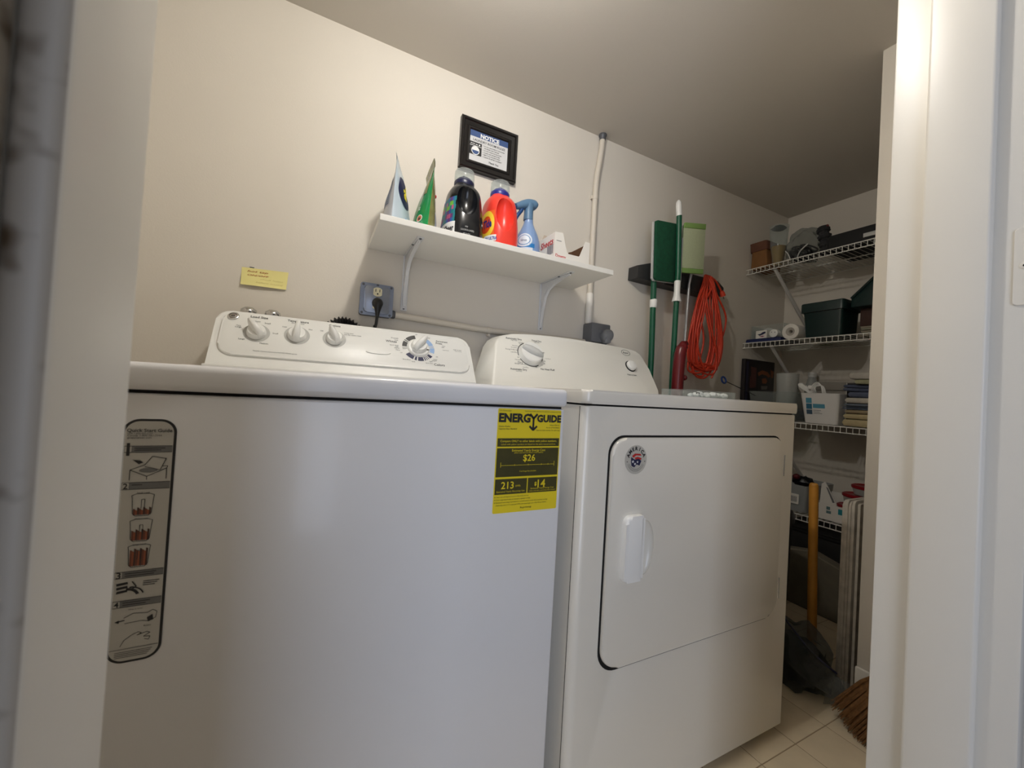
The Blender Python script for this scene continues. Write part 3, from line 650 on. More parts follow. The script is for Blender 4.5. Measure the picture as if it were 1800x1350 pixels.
bottle('black detergent bottle with clear cap and colourful label, third on the shelf', -.0565, .558, mat('black_gloss_bottle', (20, 22, 26), .22), [(0, .060, .076), (.006, .0615, .080), (.055, .062, .080), (.10, .058, .074), (.145, .053, .066), (.168, .049, .056), (.184, .040, .043), (.192, .032, .034), (.197, .031, .031)],
       mat('navy_collar', (22, 26, 62), .35), [((-.064, .484, SZ+.134), (.033, .040, .056), 0), ((-.012, .484, SZ+.070), (.012, .016, .024), 0)], lab_dark)
def lab_red(P, b):
    P2 = lambda a, z, c=0: P(a, z, .0012+c)
    m = MB(); patch(m, P2, radians(165), radians(232), .008, .125, 10); m.build('label_panel', mat('label_orange', (232, 104, 36), .4), b)
    m = MB(); ell(m, P2, radians(200), .080, radians(32), .046, .62, off=.0006); m.build('yellow_ring', mat('label_yellow', (246, 206, 60), .4), b)
    m = MB(); ell(m, P2, radians(200), .080, radians(20), .028, .02, off=.0006); m.build('inner_disc', mat('label_deep_orange', (226, 80, 30), .4), b)
    m = MB(); wtext(m, P2, 'Tide', radians(206), .082, radians(18), .036, .0014, .035); m.build('label_lettering', mat('label_navy', (30, 40, 120), .4), b)
    m = MB(); patch(m, P2, radians(195), radians(240), .022, .042, 8, .0008); m.build('label_strip', WPRINT, b)
    m = MB(); wtext(m, P2, '2X ULTRA', radians(222), .031, radians(9), .014, .0014, .03); m.build('strip_lettering', mat('strip_blue', (50, 70, 160), .4), b)
bottle('red detergent bottle with clear cap and orange label, fourth on the shelf', .0705, .558, mat('red_bottle', (232, 62, 48), .3), [(0, .056, .076), (.006, .0585, .080), (.055, .059, .080), (.10, .057, .075), (.15, .052, .066), (.172, .048, .056), (.186, .040, .043), (.192, .033, .034), (.197, .031, .031)],
       mat('blue_collar', (34, 40, 128), .35), [((.064, .486, SZ+.118), (.030, .036, .062), 0)], lab_red)
# spray bottle
sp = thing('spray_bottle', 'pale blue trigger spray bottle with oval white label on the shelf', 'bottle', (.180, .548, SZ), 'detergent packs on the wall shelf')
PB = mat('pale_blue_bottle', (126, 154, 196), .3); PBH = mat('slate_blue_trigger', (88, 122, 152), .35); PBT = mat('deep_blue_trigger', (24, 66, 120), .35)
SB = smoothp([(.036, 0, 0), (.0425, .004, 0), (.0440, .030, 0), (.0430, .060, 0), (.036, .088, 0), (.025, .112, 0), (.0175, .130, 0), (.0155, .145, 0)], 4)
m = MB(); m.lathe([(p.x, p.y) for p in SB], (.180, .548, SZ), n=36); sbb = m.build('body', PB, sp, smooth=60)
m = MB(); m.lathe([(.0165, .144), (.0168, .150), (.0160, .170), (.0165, .185), (.020, .198)], (.178, .548, SZ), n=28); m.build('neck_sleeve', PBH, sp)
m = MB(); m.tube(smoothp([(.209, .548, SZ+.196), (.203, .548, SZ+.199), (.192, .548, SZ+.202), (.174, .548, SZ+.200), (.156, .546, SZ+.193), (.138, .544, SZ+.184), (.124, .542, SZ+.178)], 3), [r_ for a in ((.004, .010, .014), (.0155, .017, .018), (.0182, .0182, .018), (.0176, .017, .0162), (.0154, .0145, .0135), (.0125, .0115, .0105), (.0095,)) for r_ in a], 18); m.build('head', PBH, sp, smooth=60)
m = MB(); m.cyl((.1245, .542, SZ+.178), (.1195, .5415, SZ+.176), .0055, 14); m.build('nozzle', PBT, sp)
m = MB(); m.tube(smoothp([(.152, .545, SZ+.182), (.146, .5445, SZ+.168), (.134, .543, SZ+.150), (.126, .542, SZ+.132)], 4), [.007]*5+[.0065]*4+[.006]*4, 12); m.build('trigger', PBT, sp, smooth=60)
def PS(a, z, off=0):
    for q0, q1 in zip(SB, SB[1:]):
        if q0.y <= z <= q1.y: break
    r_ = q0.x+(q1.x-q0.x)*(z-q0.y)/max(q1.y-q0.y, 1e-6)+.0006+off
    return Vector((.180+r_*cos(a), .548+r_*sin(a), SZ+z))
m = MB(); patch(m, PS, radians(185), radians(268), .008, .036, 8); m.mat(1); patch(m, PS, radians(185), radians(276), .036, .050, 8, .0003); m.mat(0); ell(m, PS, radians(226), .062, radians(38), .024, .02, off=.0004)
m.mat(1); ell(m, PS, radians(226), .062, radians(30), .018, .9, off=.0008, rings=1); m.build('label', [mat('label_pale', (206, 216, 226), .4), mat('label_blue', (30, 112, 178), .4)], sbb)
m = MB(); wtext(m, PS, 'febreze', radians(226), .061, radians(9.5), .012, .0010, .01); m.build('label_lettering', mat('label_slate', (84, 100, 130), .4), sbb)
# dryer sheet box
CARD = mat('white_carton', (232, 228, 220), .6); BROWN = mat('brown_carton_inside', (96, 66, 42), .8); REDL = mat('carton_red', (196, 60, 66), .6); BAR = mat('carton_bars', (110, 110, 120), .6)
bxx = thing('dryer_sheet_box', 'open white carton of dryer sheets with scooped front, end of shelf', 'box', (.31, .51, SZ))
X0, X1, Y0, Y1 = .237, .381, .46, .566
m = MB(); fr = [(X0, 0), (X1, 0), (X1, .084), (.361, .084), (.352, .060), (.340, .030), (.336, .027), (.294, .027), (.2875, .032), (.277, .062), (.268, .0925), (X0, .0905)]
m.prism([(a, b_) for a, b_ in fr], lambda a, b_: Vector((a, Y0, SZ+b_)), lambda a, b_: Vector((a, Y0+.0012, SZ+b_))); m.build('front_panel', CARD, bxx, smooth=0)
MB().box(X0, X0+.0012, Y0+.0012, Y1, SZ, SZ+.0905).build('side_panel', CARD, bxx); MB().box(X1-.0012, X1, Y0+.0012, Y1, SZ, SZ+.084).build('side_panel', BROWN, bxx)
m = MB(); m.prism([(X0, 0), (X1, 0), (X1, .084), (.365, .078), (.345, .050), (.320, .042), (.300, .050), (X0, .0905)], lambda a, b_: Vector((a, Y1, SZ+b_)), lambda a, b_: Vector((a, Y1-.0012, SZ+b_))); m.build('back_panel', BROWN, bxx, smooth=0)
MB().box(X0+.002, X1-.002, Y0+.002, Y1-.002, SZ, SZ+.0015).build('base_panel', BROWN, bxx)
m = MB(); m.prism([(.225, .092), (.240, .092), (.243, .108), (.232, .108)], lambda a, b_: Vector((a+.012, .545, SZ+b_)), lambda a, b_: Vector((a+.012, .5465, SZ+b_))); m.build('flap', mat('tan_carton', (196, 178, 160), .7), bxx, smooth=0)
PF = plane((X0, Y0-.0003, SZ), (1, 0, 0), (0, 0, 1)); PSD = plane((X0-.0003, Y1, SZ), (0, -1, 0), (0, 0, 1))
m = MB(); m.text(PF, 'Downy', .026, .013, .042, bold=.02); m.text(PSD, 'Sheets', .056, .064, .082, bold=.02, shear=.1); m.build('red_lettering', REDL, bxx)
m = MB()
for k, (o_, w_) in enumerate(((0, .004), (.006, .003), (.0105, .005), (.0175, .003), (.022, .005), (.029, .003), (.034, .004))): m.rect(PSD, .060+o_, .060+o_+w_, .020, .052, .0002)
m.rect(PF, .006, .026, .062, .064, .0002); m.text(PSD, 'FABRIC SOFTENER', .022, .030, .030); m.build('bar_code', BAR, bxx, kind='stuff')

# ------------------------------------------------------------------ framed notice
fx0, fx1, fz0, fz1 = -.0425, .1795, 1.6825, 1.8645
nf = thing('framed_notice', 'black framed laundry room rules notice hanging above the shelf', 'sign', (.0685, .69, 1.7735))
m = MB(); rows = []
for ins, dep in ((0, 0), (0, .020), (.004, .0235), (.009, .022), (.012, .017), (.024, .013), (.028, .0165), (.0335, .0165), (.0365, .012), (.0365, .006)):
    rows.append([Vector((x, .6905-dep, z)) for x, z in ((fx0+ins, fz0+ins), (fx1-ins, fz0+ins), (fx1-ins, fz1-ins), (fx0+ins, fz1-ins))])
m.grid(rows, True); m.build('frame', FRAME, nf, smooth=30)
nx0, nx1, nz0, nz1 = fx0+.036, fx1-.036, fz0+.036+.005, fz1-.036-.003
MB().box(fx0+.030, fx1-.030, .680, .6895, fz0+.030, fz1-.030).build('backing', FRAME, nf)
PN = plane((nx0-.0005, .6793, nz0-.004), (1, 0, 0), (0, 0, 1)); NW, NH = .151, nz1-nz0+.007
m = MB(); m.rect(PN, 0, NW, 0, NH, 0); sg = m.build('printed_sheet', mat('sign_paper', (212, 212, 212), .5), nf)
m = MB(); m.rect(PN, 0, NW, NH*.80, NH*1.0, .0003); m.build('blue_band', SBLUE, sg)
m = MB(); m.text(PN, 'NOTICE', NW*.51, NH*.885, .074, bold=.04); m.build('band_lettering', WPRINT, sg)
m = MB(); m.text(PN, 'LAUNDRY ROOM RULES', NW*.50, NH*.70, .126, bold=.015)
for i, (tx, wd) in enumerate((('DO NOT LEAVE ITEMS IN THE WASHER', .082), ('OR DRYER UNATTENDED', .060), ('DO NOT OVERLOAD MACHINES', .070), ('CLEAN LINT FROM FILTER', .064), ('EMPTY ALL POCKETS FIRST', .066), ('CLEAN UP AFTER YOURSELF', .072))):
    m.text(PN, tx, NW*.37, NH*(.585-.072*i), wd, align='L', bold=.02)
    if i != 1: m.disc(PN, NW*.345, NH*(.585-.072*i), .0011, .0005, None, 8)
m.text(PN, 'Thank You', NW*.64, NH*.095, .040, bold=.02, shear=.35)
m.build('lettering', INK, sg, kind='stuff')
m = MB(); m.rect(PN, 0, NW*.31, NH*.20, NH*.62, .0003); m.mat(1)
m.rect(PN, .002, NW*.305, NH*.49, NH*.505, .0006)
for u in (.03, .07, .105): m.rect(PN, NW*u, NW*(u+.022), NH*.54, NH*.57, .0006)
m.rect(PN, NW*.15, NW*.205, NH*.54, NH*.56, .0006); m.disc(PN, NW*.25, NH*.553, .0028, .0006, None, 12); m.disc(PN, NW*.155, NH*.345, .0155, .0006)
m.mat(2); m.disc(PN, NW*.155, NH*.345, .0130, .0009); m.mat(1); m.shape(PN, [(NW*.155+.0128*cos(t), NH*.345+.0128*sin(t)) for t in [pi*k/14 for k in range(15)]], .0011)
m.build('machine_pictogram', [INK, WPRINT, SBLUE], sg)
# note on the wall
nt = thing('sticky_note', 'yellow handwritten note taped to the wall above the washer', 'note', (-.594, .69, 1.185))
cn = [(-.6515, 1.2075), (-.5365, 1.2128), (-.5395, 1.1600), (-.6510, 1.1570)]
m = MB()
def NP(u, v, o=0):
    a = Vector((cn[0][0]+(cn[1][0]-cn[0][0])*u, 0, cn[0][1]+(cn[1][1]-cn[0][1])*u)); b_ = Vector((cn[3][0]+(cn[2][0]-cn[3][0])*u, 0, cn[3][1]+(cn[2][1]-cn[3][1])*u))
    p = a+(b_-a)*v; p.y = .6903-.007*v*v-.0015*math.sin(u*5)*v-o; return p
m.grid([[NP(i/8, j/6) for i in range(9)] for j in range(7)]); m.grid([[NP(i/8, j/6, .0004) for i in range(9)] for j in range(7)]); pg = m.build('paper', NOTE, nt)
m = MB(); P_ = lambda a, b_, c=0: NP(a, 1-b_, .0008+c)
m.text(P_, 'hot tap', .34, .82, .44, bold=.0, shear=.3); m.text(P_, 'ON/OFF', .36, .60, .46, bold=.0, shear=.25); m.build('red_handwriting', PENR, pg, kind='stuff')
m = MB(); m.text(P_, 'check hoses', .66, .42, .5, shear=.3); m.text(P_, 'before leaving', .62, .22, .6, shear=.3); m.build('faint_handwriting', PENG, pg, kind='stuff')
MB().box(-.633, -.622, .6895, .6905, 1.2095, 1.2115).build('pin', DSTEEL, nt)

# ------------------------------------------------------------------ electrics, pipes and hoses
eb = thing('outlet_box', 'square steel outlet box with cream duplex socket under the shelf', 'outlet', (-.288, .69, 1.163))
MB().box(-.337, -.241, .652, .6906, 1.1145, 1.2115, .006, 3).build('box', DSTEEL, eb)
m = MB(); m.prism(rrect(-.339, -.239, 1.1125, 1.2135, .007), lambda a, b_: Vector((a, .6495, b_)), lambda a, b_: Vector((a, .6525, b_)), .001, 1); m.prism(rrect(-.328, -.250, 1.1205, 1.2055, .012), lambda a, b_: Vector((a, .6425, b_)), lambda a, b_: Vector((a, .650, b_)), .004, 2); cv = m.build('cover_plate', STEEL, eb)
for zc in (1.1865, 1.1455):
    m = MB(); m.prism([(x, z) for x, z in [(-.2885+.0165*max(-.78, min(.78, cos(a)))*1.0, zc+.0145*sin(a)) for a in [2*pi*k/28 for k in range(28)]]], lambda a, b_: Vector((a, .6405, b_)), lambda a, b_: Vector((a, .643, b_)), .0008, 1); so = m.build('socket', mat('cream_socket', (232, 224, 190), .4), eb)
    for sx in (-.006, .006): MB().box(-.2885+sx-.001, -.2885+sx+.001, .6402, .6408, zc, zc+.009).build('slot', DARK, so)
    MB().lathe([(.0024, 0), (.0023, .0003)], (-.2885, .6405, zc-.006), (0, -1, 0), 12).build('slot', DARK, so)
for sx, sz in ((-.331, 1.119), (-.247, 1.119), (-.331, 1.207), (-.247, 1.207), (-.2885, 1.209), (-.2885, 1.166)): MB().lathe([(.004, 0), (.0035, .0012), (.0001, .0014)], (sx, .6495 if sz != 1.166 else .6425, sz), (0, -1, 0), 12).build('screw', DSTEEL, eb)
pc = thing('power_cord', 'black plug and cord of the washer in the steel outlet box', 'cord', (-.2885, .62, 1.146))
m = MB(); m.tube([(-.2885, .6398, 1.150), (-.2885, .630, 1.150), (-.2885, .622, 1.146), (-.2885, .617, 1.136), (-.2885, .616, 1.120), (-.2885, .616, 1.108)], [.0155, .0165, .0155, .0115, .0072, .0055], 16); m.build('plug', BLACK, pc, smooth=60)
m = MB(); m.tube(smoothp([(-.2885, .616, 1.11), (-.2886, .630, 1.086), (-.2887, .652, 1.072), (-.289, .664, 1.05), (-.29, .668, .70), (-.29, .668, .40)], 5), .0045, 10); m.build('cable', BLACK, pc, smooth=60)
PIPE = mat('painted_conduit', (214, 206, 192), .5, bump=.1, bscale=120)
cv_ = thing('vertical_conduit', 'cream painted conduit running from the ceiling to the grey dryer outlet', 'pipe', (.556, .675, 1.6))
m = MB(); m.tube(smoothp([(.576, .675, 2.005), (.574, .675, 1.95), (.567, .675, 1.89), (.5575, .675, 1.82), (.5545, .675, 1.75), (.5545, .675, 1.60), (.555, .675, 1.40), (.556, .675, 1.20)], 6), .0112, 16); m.build('pipe', PIPE, cv_, smooth=60)
m = MB(); m.lathe([(.016, 0), (.0165, -.006), (.0135, -.010), (.0125, -.024)], (.576, .675, 2.008)); m.build('ceiling_collar', DSTEEL, cv_)
m = MB(); m.lathe([(.0125, .0), (.0130, .004), (.0130, .012), (.0125, .016)], (.5545, .675, 1.725)); m.box(.5385, .545, .676, .6905, 1.727, 1.741, .001, 1); m.build('strap', PIPE, cv_)
m = MB(); m.lathe([(.0125, 0), (.0145, .004), (.0145, .05), (.0150, .12), (.0125, .126)], (.5555, .675, 1.203)); m.build('coupling', mat('white_pipe_sleeve', (232, 228, 220), .4), cv_)
ch = thing('horizontal_conduit', 'cream painted conduit running from the steel outlet box behind the dryer', 'pipe', (.15, .676, 1.122))
m = MB(); m.tube(smoothp([(-.232, .676, 1.1285), (-.15, .676, 1.126), (.0, .676, 1.121), (.12, .676, 1.118), (.30, .676, 1.120), (.545, .676, 1.124)], 5), .0108, 14); m.build('pipe', PIPE, ch, smooth=60)
m = MB(); m.lathe([(.0125, 0), (.0135, .003), (.0135, .010), (.0115, .014)], (-.2405, .676, 1.1285), (1, 0, 0)); m.build('connector', DSTEEL, ch)
m = MB(); m.lathe([(.0120, 0), (.0125, .003), (.0125, .012), (.0120, .015)], (.104, .676, 1.1185), (1, 0, 0)); m.box(.106, .118, .678, .6905, 1.098, 1.108, .001, 1); m.lathe([(.006, 0), (.0055, .003), (.0001, .0035)], (.112, .678, 1.101), (0, -1, 0), 12); m.build('strap', PIPE, ch)
do = thing('dryer_outlet', 'dark grey outlet box with round dryer plug beside the shelf conduit', 'outlet', (.588, .69, 1.16))
GBX = mat('slate_grey_box', (104, 106, 110), .5)
MB().box(.540, .636, .628, .6906, 1.122, 1.2005, .005, 2).build('box', GBX, do)
m = MB(); m.tube([(.604, .6285, 1.150), (.604, .612, 1.150), (.604, .600, 1.149), (.604, .594, 1.146)], [.025, .0265, .0255, .019], 22); m.box(.590, .618, .598, .626, 1.119, 1.146, .006, 2); m.build('plug', mat('grey_plug', (120, 122, 126), .45), do, smooth=50)
m = MB(); m.tube(smoothp([(.604, .616, 1.122), (.604, .640, 1.113), (.603, .662, 1.09), (.60, .668, 1.0), (.58, .668, .60)], 5), .008, 10); m.build('cable', GBX, do, smooth=60)
dh = thing('drain_hose', 'black corrugated drain hose looping up behind the washer console', 'hose', (-.378, .668, 1.08))
m = MB(); pts = smoothp([(-.452, .668, .70), (-.447, .668, .90), (-.432, .668, 1.035), (-.405, .668, 1.074), (-.378, .668, 1.084), (-.350, .668, 1.074), (-.325, .668, 1.035), (-.31, .668, .90), (-.308, .668, .70)], 14)
m.tube(pts, [.0135+.0042*sin(i*1.55) for i in range(len(pts))], 14); m.build('corrugated_tube', mat('black_rubber', (24, 24, 26), .45), dh, smooth=25)
for vx, tag in ((-.624, 'left'), (-.5665, 'right')):
    v = thing('water_valve', 'chrome water tap showing over the washer console, %s' % ('farther from the drain hose' if tag == 'left' else 'nearer the drain hose'), 'tap', (vx, .665, 1.05))
    m = MB(); m.lathe([(.008, .0), (.0085, .03), (.012, .032), (.0185, .038), (.0205, .046), (.0185, .054), (.010, .060), (.0001, .0615)], (vx, .662, 1.0315), n=24); m.build('handle', CHROME, v, smooth=60)
    m = MB(); m.cyl((vx, .662, .97), (vx, .662, 1.035), .011, 16); m.cyl((vx, .66, .985), (vx, .6905, .985), .012, 16); m.cyl((vx, .662, .70), (vx, .662, .972), .0085, 14); m.build('body', mat('brass', (170, 130, 70), .3, .9), v)
# ------------------------------------------------------------------ cleaning tools on the back wall
rk = thing('tool_rack', 'dark grey plastic tool rack holding mops on the back wall', 'rack', (1.03, .69, 1.46))
RG = mat('charcoal_plastic', (46, 46, 46), .5)
m = MB(); m.prism([(.771, 1.4255), (.86, 1.4235), (1.30, 1.4235), (1.345, 1.4400), (1.345, 1.4800), (1.30, 1.506), (.85, 1.506), (.773, 1.481)], lambda a, b_: Vector((a, .632, b_)), lambda a, b_: Vector((a, .6906, b_)), .006, 2); m.build('rail', RG, rk)
for x in (.90, 1.012, 1.115, 1.225):
    m = MB(); m.prism(rrect(x-.030, x+.030, 1.421, 1.478, .008), lambda a, b_: Vector((a, .612, b_)), lambda a, b_: Vector((a, .634, b_)), .005, 2); m.build('grip_block', RG, rk)
m = MB(); m.rect(plane((.8535, .6317, 1.4235), (1, 0, 0), (0, 0, 1)), 0, .003, .030, .070, 0); m.build('white_mark', WPRINT, rk)
sm = thing('sponge_mop', 'green-handled mop hung head up with a dark green scrub pad', 'mop', (.842, .595, .0))
m = MB()
PADP = [(.806, 1.662), (.818, 1.668), (.934, 1.680), (.941, 1.672), (.9555, 1.430), (.948, 1.421), (.826, 1.411), (.815, 1.420)]
m.prism(PADP[::-1], lambda a, b_: Vector((a, .572, b_)), lambda a, b_: Vector((a, .588, b_)), .006, 2, True); m.build('scrub_pad', SPONGE, sm)
m = MB(); m.prism([(a-.003, b_) for a, b_ in PADP[::-1]], lambda a, b_: Vector((a, .5885, b_)), lambda a, b_: Vector((a, .597, b_)), .002, 1); m.build('pad_plate', PLASG, sm)
m = MB(); m.tube([(.838, .606, 1.56), (.842, .606, 1.40), (.850, .606, 1.10), (.856, .606, .03)], .0125, 14); m.build('handle', GREEN, sm)
m = MB(); m.lathe([(.0135, 0), (.0155, .003), (.0155, .034), (.0135, .037)], (.8462, .606, 1.300)); m.build('collar', PLASW, sm)
m = MB(); m.box(.83, .87, .592, .606, 1.50, 1.60, .004); m.build('head_clamp', PLASG, sm)
po = thing('green_broom_pole', 'dark green pole with white tip and white flared collar on the rack', 'pole', (.943, .57, 0))
m = MB(); m.tube([(.9116, .55, 1.7087), (.9234, .55, 1.4534), (.9202, .55, 1.120), (.924, .55, .0)], .0115, 14); m.build('pole', GREEN, po)
m = MB(); m.tube([(.9122, .55, 1.700), (.9062, .55, 1.743), (.9050, .55, 1.758), (.9042, .55, 1.766)], [.0122, .0122, .0105, .004], 14); m.build('tip', PLASW, po)
m = MB(); m.lathe([(.019, 0), (.0195, .003), (.0145, .022), (.0125, .040), (.013, .085), (.0122, .090)], (.9225, .55, 1.329)); m.build('collar', PLASW, po)
m = MB(); m.box(.9375, .9415, .548, .554, 1.418, 1.61); m.build('clip_strip', PLASG, po)
fm = thing('flat_mop', 'flat mop with a pale green pad on a thin silver pole', 'mop', (1.05, .57, 0))
m = MB(); FP = [(.9485, 1.663), (1.0885, 1.690), (1.089, 1.500), (.9455, 1.477)]
def pad(q, y0, y1, mm, nm):
    m = MB(); m.prism(q[::-1], lambda a, b_: Vector((a, y0, b_)), lambda a, b_: Vector((a, y1, b_)), .002, 2, True); m.build(nm, mm, fm)
pad([(.951, 1.6590), (1.0865, 1.6830), (1.0860, 1.5010), (.9440, 1.4820)], .552, .562, PALEG, 'pad')
pad([(.9560, 1.6835), (1.0880, 1.7085), (1.0868, 1.6835), (.9512, 1.6595)], .551, .562, MIDG, 'end_strip')
pad([(.9438, 1.4815), (1.0858, 1.5005), (1.0852, 1.4800), (.9432, 1.4610)], .551, .562, MIDG, 'end_strip')
pad([(.958, 1.675), (1.081, 1.697), (1.080, 1.488), (.950, 1.470)], .562, .572, PLASG, 'pad_plate')
m = MB(); m.tube([(1.058, .58, 1.56), (1.062, .606, 1.44), (1.0525, .606, 1.15), (1.053, .606, .03)], .0062, 12); m.build('pole', ALU, fm)
m = MB(); m.lathe([(.0075, 0), (.0080, .004), (.0075, .008)], (1.0535, .606, 1.228)); m.build('joint', PLASG, fm)
ec = thing('extension_cord', 'bundled orange extension cord hanging in long loops from the tool rack', 'cord', (1.19, .60, 1.49))
m = MB(); rnd = random.Random(5)
for k in range(13):
    xl, xr = rnd.uniform(1.066, 1.13), rnd.uniform(1.235, 1.300); zb = rnd.uniform(1.020, 1.085); y = .600+.0045*(k % 4)+rnd.uniform(-.002, .002); xt = 1.178+.006*(k % 6)
    if k in (3, 8): xl, xr = rnd.uniform(1.10, 1.14), rnd.uniform(1.18, 1.22)
    xm = (xl+xr)/2+rnd.uniform(-.03, .03)
    loop = smoothp([(xt, .612, 1.507), (xt-.020, y, 1.46), (xl+.02+rnd.uniform(-.02, .02), y-.012, 1.34), (xl, y-.006, 1.19), (xl+.012, y, 1.09), (xm-.03, y+.004, zb+.006), (xm+.03, y-.004, zb), (xr-.012, y, 1.085), (xr, y-.008, 1.20), (xr-.02+rnd.uniform(-.03, .01), y-.010, 1.36), (xt+.028, y, 1.465)], 5, True)
    m.tube(loop, .0044, 7, True)
for pts in ([(1.205, .604, 1.49), (1.245, .596, 1.42), (1.318, .600, 1.34), (1.331, .606, 1.28), (1.312, .610, 1.21), (1.29, .612, 1.15), (1.27, .604, 1.07)], [(1.16, .590, 1.40), (1.20, .586, 1.26), (1.245, .588, 1.16), (1.262, .594, 1.08), (1.24, .60, 1.02)], [(1.21, .592, 1.46), (1.262, .586, 1.30), (1.288, .590, 1.18), (1.27, .598, 1.06)], [(1.15, .592, 1.36), (1.115, .588, 1.24), (1.13, .592, 1.14), (1.185, .596, 1.055), (1.215, .6, 1.07)]):
    m.tube(smoothp(pts, 6), .0044, 7)
m.build('coil', ORANGE, ec, smooth=60)
m = MB(); m.tube(smoothp([(1.21, .606, 1.502), (1.25, .610, 1.49), (1.285, .612, 1.462), (1.300, .612, 1.445)], 4), .0046, 8); m.tube([(1.298, .612, 1.450), (1.304, .612, 1.442), (1.312, .612, 1.428)], [.008, .0115, .0125], 12); pl_ = m.build('plug', ORANGE, ec, smooth=50)
m = MB(); m.cyl((1.311, .609, 1.428), (1.318, .609, 1.414), .0014, 8); m.cyl((1.314, .615, 1.430), (1.321, .615, 1.416), .0014, 8); m.build('prongs', CHROME, pl_, kind='stuff')
for x, r_ in ((1.18, .0235), (1.205, .025)):
    pass
vw = thing('maroon_wand', 'maroon plastic wand with bent grip standing beside the dryer', 'vacuum wand', (.905, .50, 0))
m = MB(); m.tube(smoothp([(.898, .50, .0), (.898, .50, .60), (.896, .50, .95), (.899, .50, 1.05), (.905, .50, 1.105), (.916, .50, 1.128), (.928, .50, 1.138)], 5), [.0235]*20+[.0225]*4+[.020]*4+[.0165, .0135, .012], 16); m.build('tube', MAROON, vw, smooth=60)
m = MB(); m.tube([(.900, .50, 1.128), (.915, .50, 1.142), (.936, .50, 1.147), (.943, .50, 1.141)], [.010, .012, .0095, .006], 12); m.build('grip_end', MAROON, vw, smooth=60)
m = MB(); m.blob((.924, .49, 1.000), .0115, 2, 0); m.cyl((.905, .495, 1.0), (.924, .49, 1.0), .007, 10); m.build('knob', MAROON, vw)
m = MB(); m.box(.862, .934, .455, .534, .0, .03, .010, 2); m.build('foot', MAROON, vw)

# ------------------------------------------------------------------ wire shelves on the right wall
SHX = 1.60; YA = -.062; ZT = {1: 1.632, 2: 1.235, 3: .835, 4: .412}
wproto = None
for n_, lab_ in ((1, 'topmost white wire shelf, carrying the brown bag and black case'), (2, 'white wire shelf carrying the paper towel roll and dark green tub'), (3, 'white wire shelf carrying the white bin and folded towels'), (4, 'lowest white wire shelf, carrying red-lidded containers')):
    zt = ZT[n_]; ws_ = thing('wire_shelf', lab_, 'shelf', (SHX, .31, zt), 'wire shelves on the right wall')
    for x, z, r_ in ((SHX, zt-.0036, .0024), (SHX+.0005, zt-.0285, .0024), (1.78, zt-.0075, .0028), (1.955, zt-.0075, .0028)):
        m = MB(); m.cyl((x, YA, z), (x, .688, z), r_, 8); m.build('rod', WIRE, ws_)
    y = YA+.006
    while y < .69:
        if wproto is None:
            m = MB(); m.tube([(1.963, 0, -.0020), (SHX+.004, 0, -.0020), (SHX-.0025, 0, -.006), (SHX-.0025, 0, -.0305)], .0015, 5); o = m.build('wire', WIRE, None); wproto = o
        else:
            o = wproto.copy(); COL.objects.link(o)
        o.parent = ws_; o.location = Vector((0, y, zt))-Vector((SHX, .31, zt)); y += .0222
    for yb in (.548, -.058):
        m = MB(); c0, c1 = Vector((SHX+.012, yb, zt-.026)), Vector((1.962, yb, zt-.315)); m.tube([c0, c1], .0085, 8); m.box(1.955, 1.9685, yb-.014, yb+.014, zt-.345, zt-.295, .003); m.build('brace', mat('grey_white_brace', (206, 204, 198), .45) if n_ == 1 and yb > .1 else bpy.data.materials['grey_white_brace'], ws_)
# topmost shelf
z1 = ZT[1]+.0005
bb = thing('brown_paper_bag', 'brown paper bag with darker folded top in the shelf corner', 'bag', (1.69, .648, z1))
m = MB(); m.grid([[Vector((x+(.004*sin(9*z+x*40)), y+.004*sin(14*z+y*50), z1+z)) for x, y in rrect(1.628, 1.755, .604, .686, .008, 3)] for z in (0, .03, .06, .085, .098)], True, True); m.build('body', mat('brown_kraft', (134, 92, 50), .85, var=.2, vscale=25), bb)
m = MB(); m.grid([[Vector((x, y, z1+z)) for x, y in rrect(1.624-.003*k, 1.759+.003*k, .598, .688, .010, 3)] for k, z in enumerate((.095, .102, .128, .140))], True, True); m.build('folded_top', mat('dark_kraft', (104, 66, 48), .85, var=.2, vscale=25), bb)
gv = thing('clear_vase', 'tall clear vase, amber at its base, beside the brown bag', 'vase', (1.66, .562, z1))
m = MB(); m.lathe([(.020, 0), (.024, .01), (.030, .06), (.037, .10), (.040, .15), (.043, .205), (.0415, .205), (.038, .15), (.035, .10)], (1.66, .562, z1), n=28); m.build('glass', CLEAR, gv, smooth=60)
m = MB(); m.lathe([(.0185, .002), (.022, .01), (.028, .06), (.034, .098), (.0001, .099)], (1.66, .562, z1), n=24); m.build('amber_fill', mat('amber_olive', (134, 108, 52), .6), gv)
m = MB(); m.blob((1.66, .563, z1+.198), .035, 2, .3, 3, 4, (1, 1, .32)); m.build('dark_rim_cloth', mat('dark_teal_cloth', (34, 48, 44), .9), gv)
cbg = thing('bag_of_cables', 'clear bag full of black cables on the topmost wire shelf', 'bag', (1.69, .455, z1))
m = MB(); m.blob((1.70, .462, z1+.080), .082, 4, .35, 2.4, 3, (.9, .82, 1.05), z1+.001); m.build('film', FILM, cbg, smooth=70)
m = MB(); rnd = random.Random(8)
for k in range(9):
    cy, cz, rr = .46+rnd.uniform(-.03, .03), z1+rnd.uniform(.03, .055), rnd.uniform(.022, .042)
    ph = rnd.uniform(0, 6); m.tube([(1.675+.03*sin(t*2+ph)+.01*k % .03, cy+rr*cos(t), max(z1+.006, cz+rr*.75*sin(t+ph*.1))) for t in [2*pi*j/22 for j in range(22)]], rnd.choice((.004, .006, .009)), 8, True)
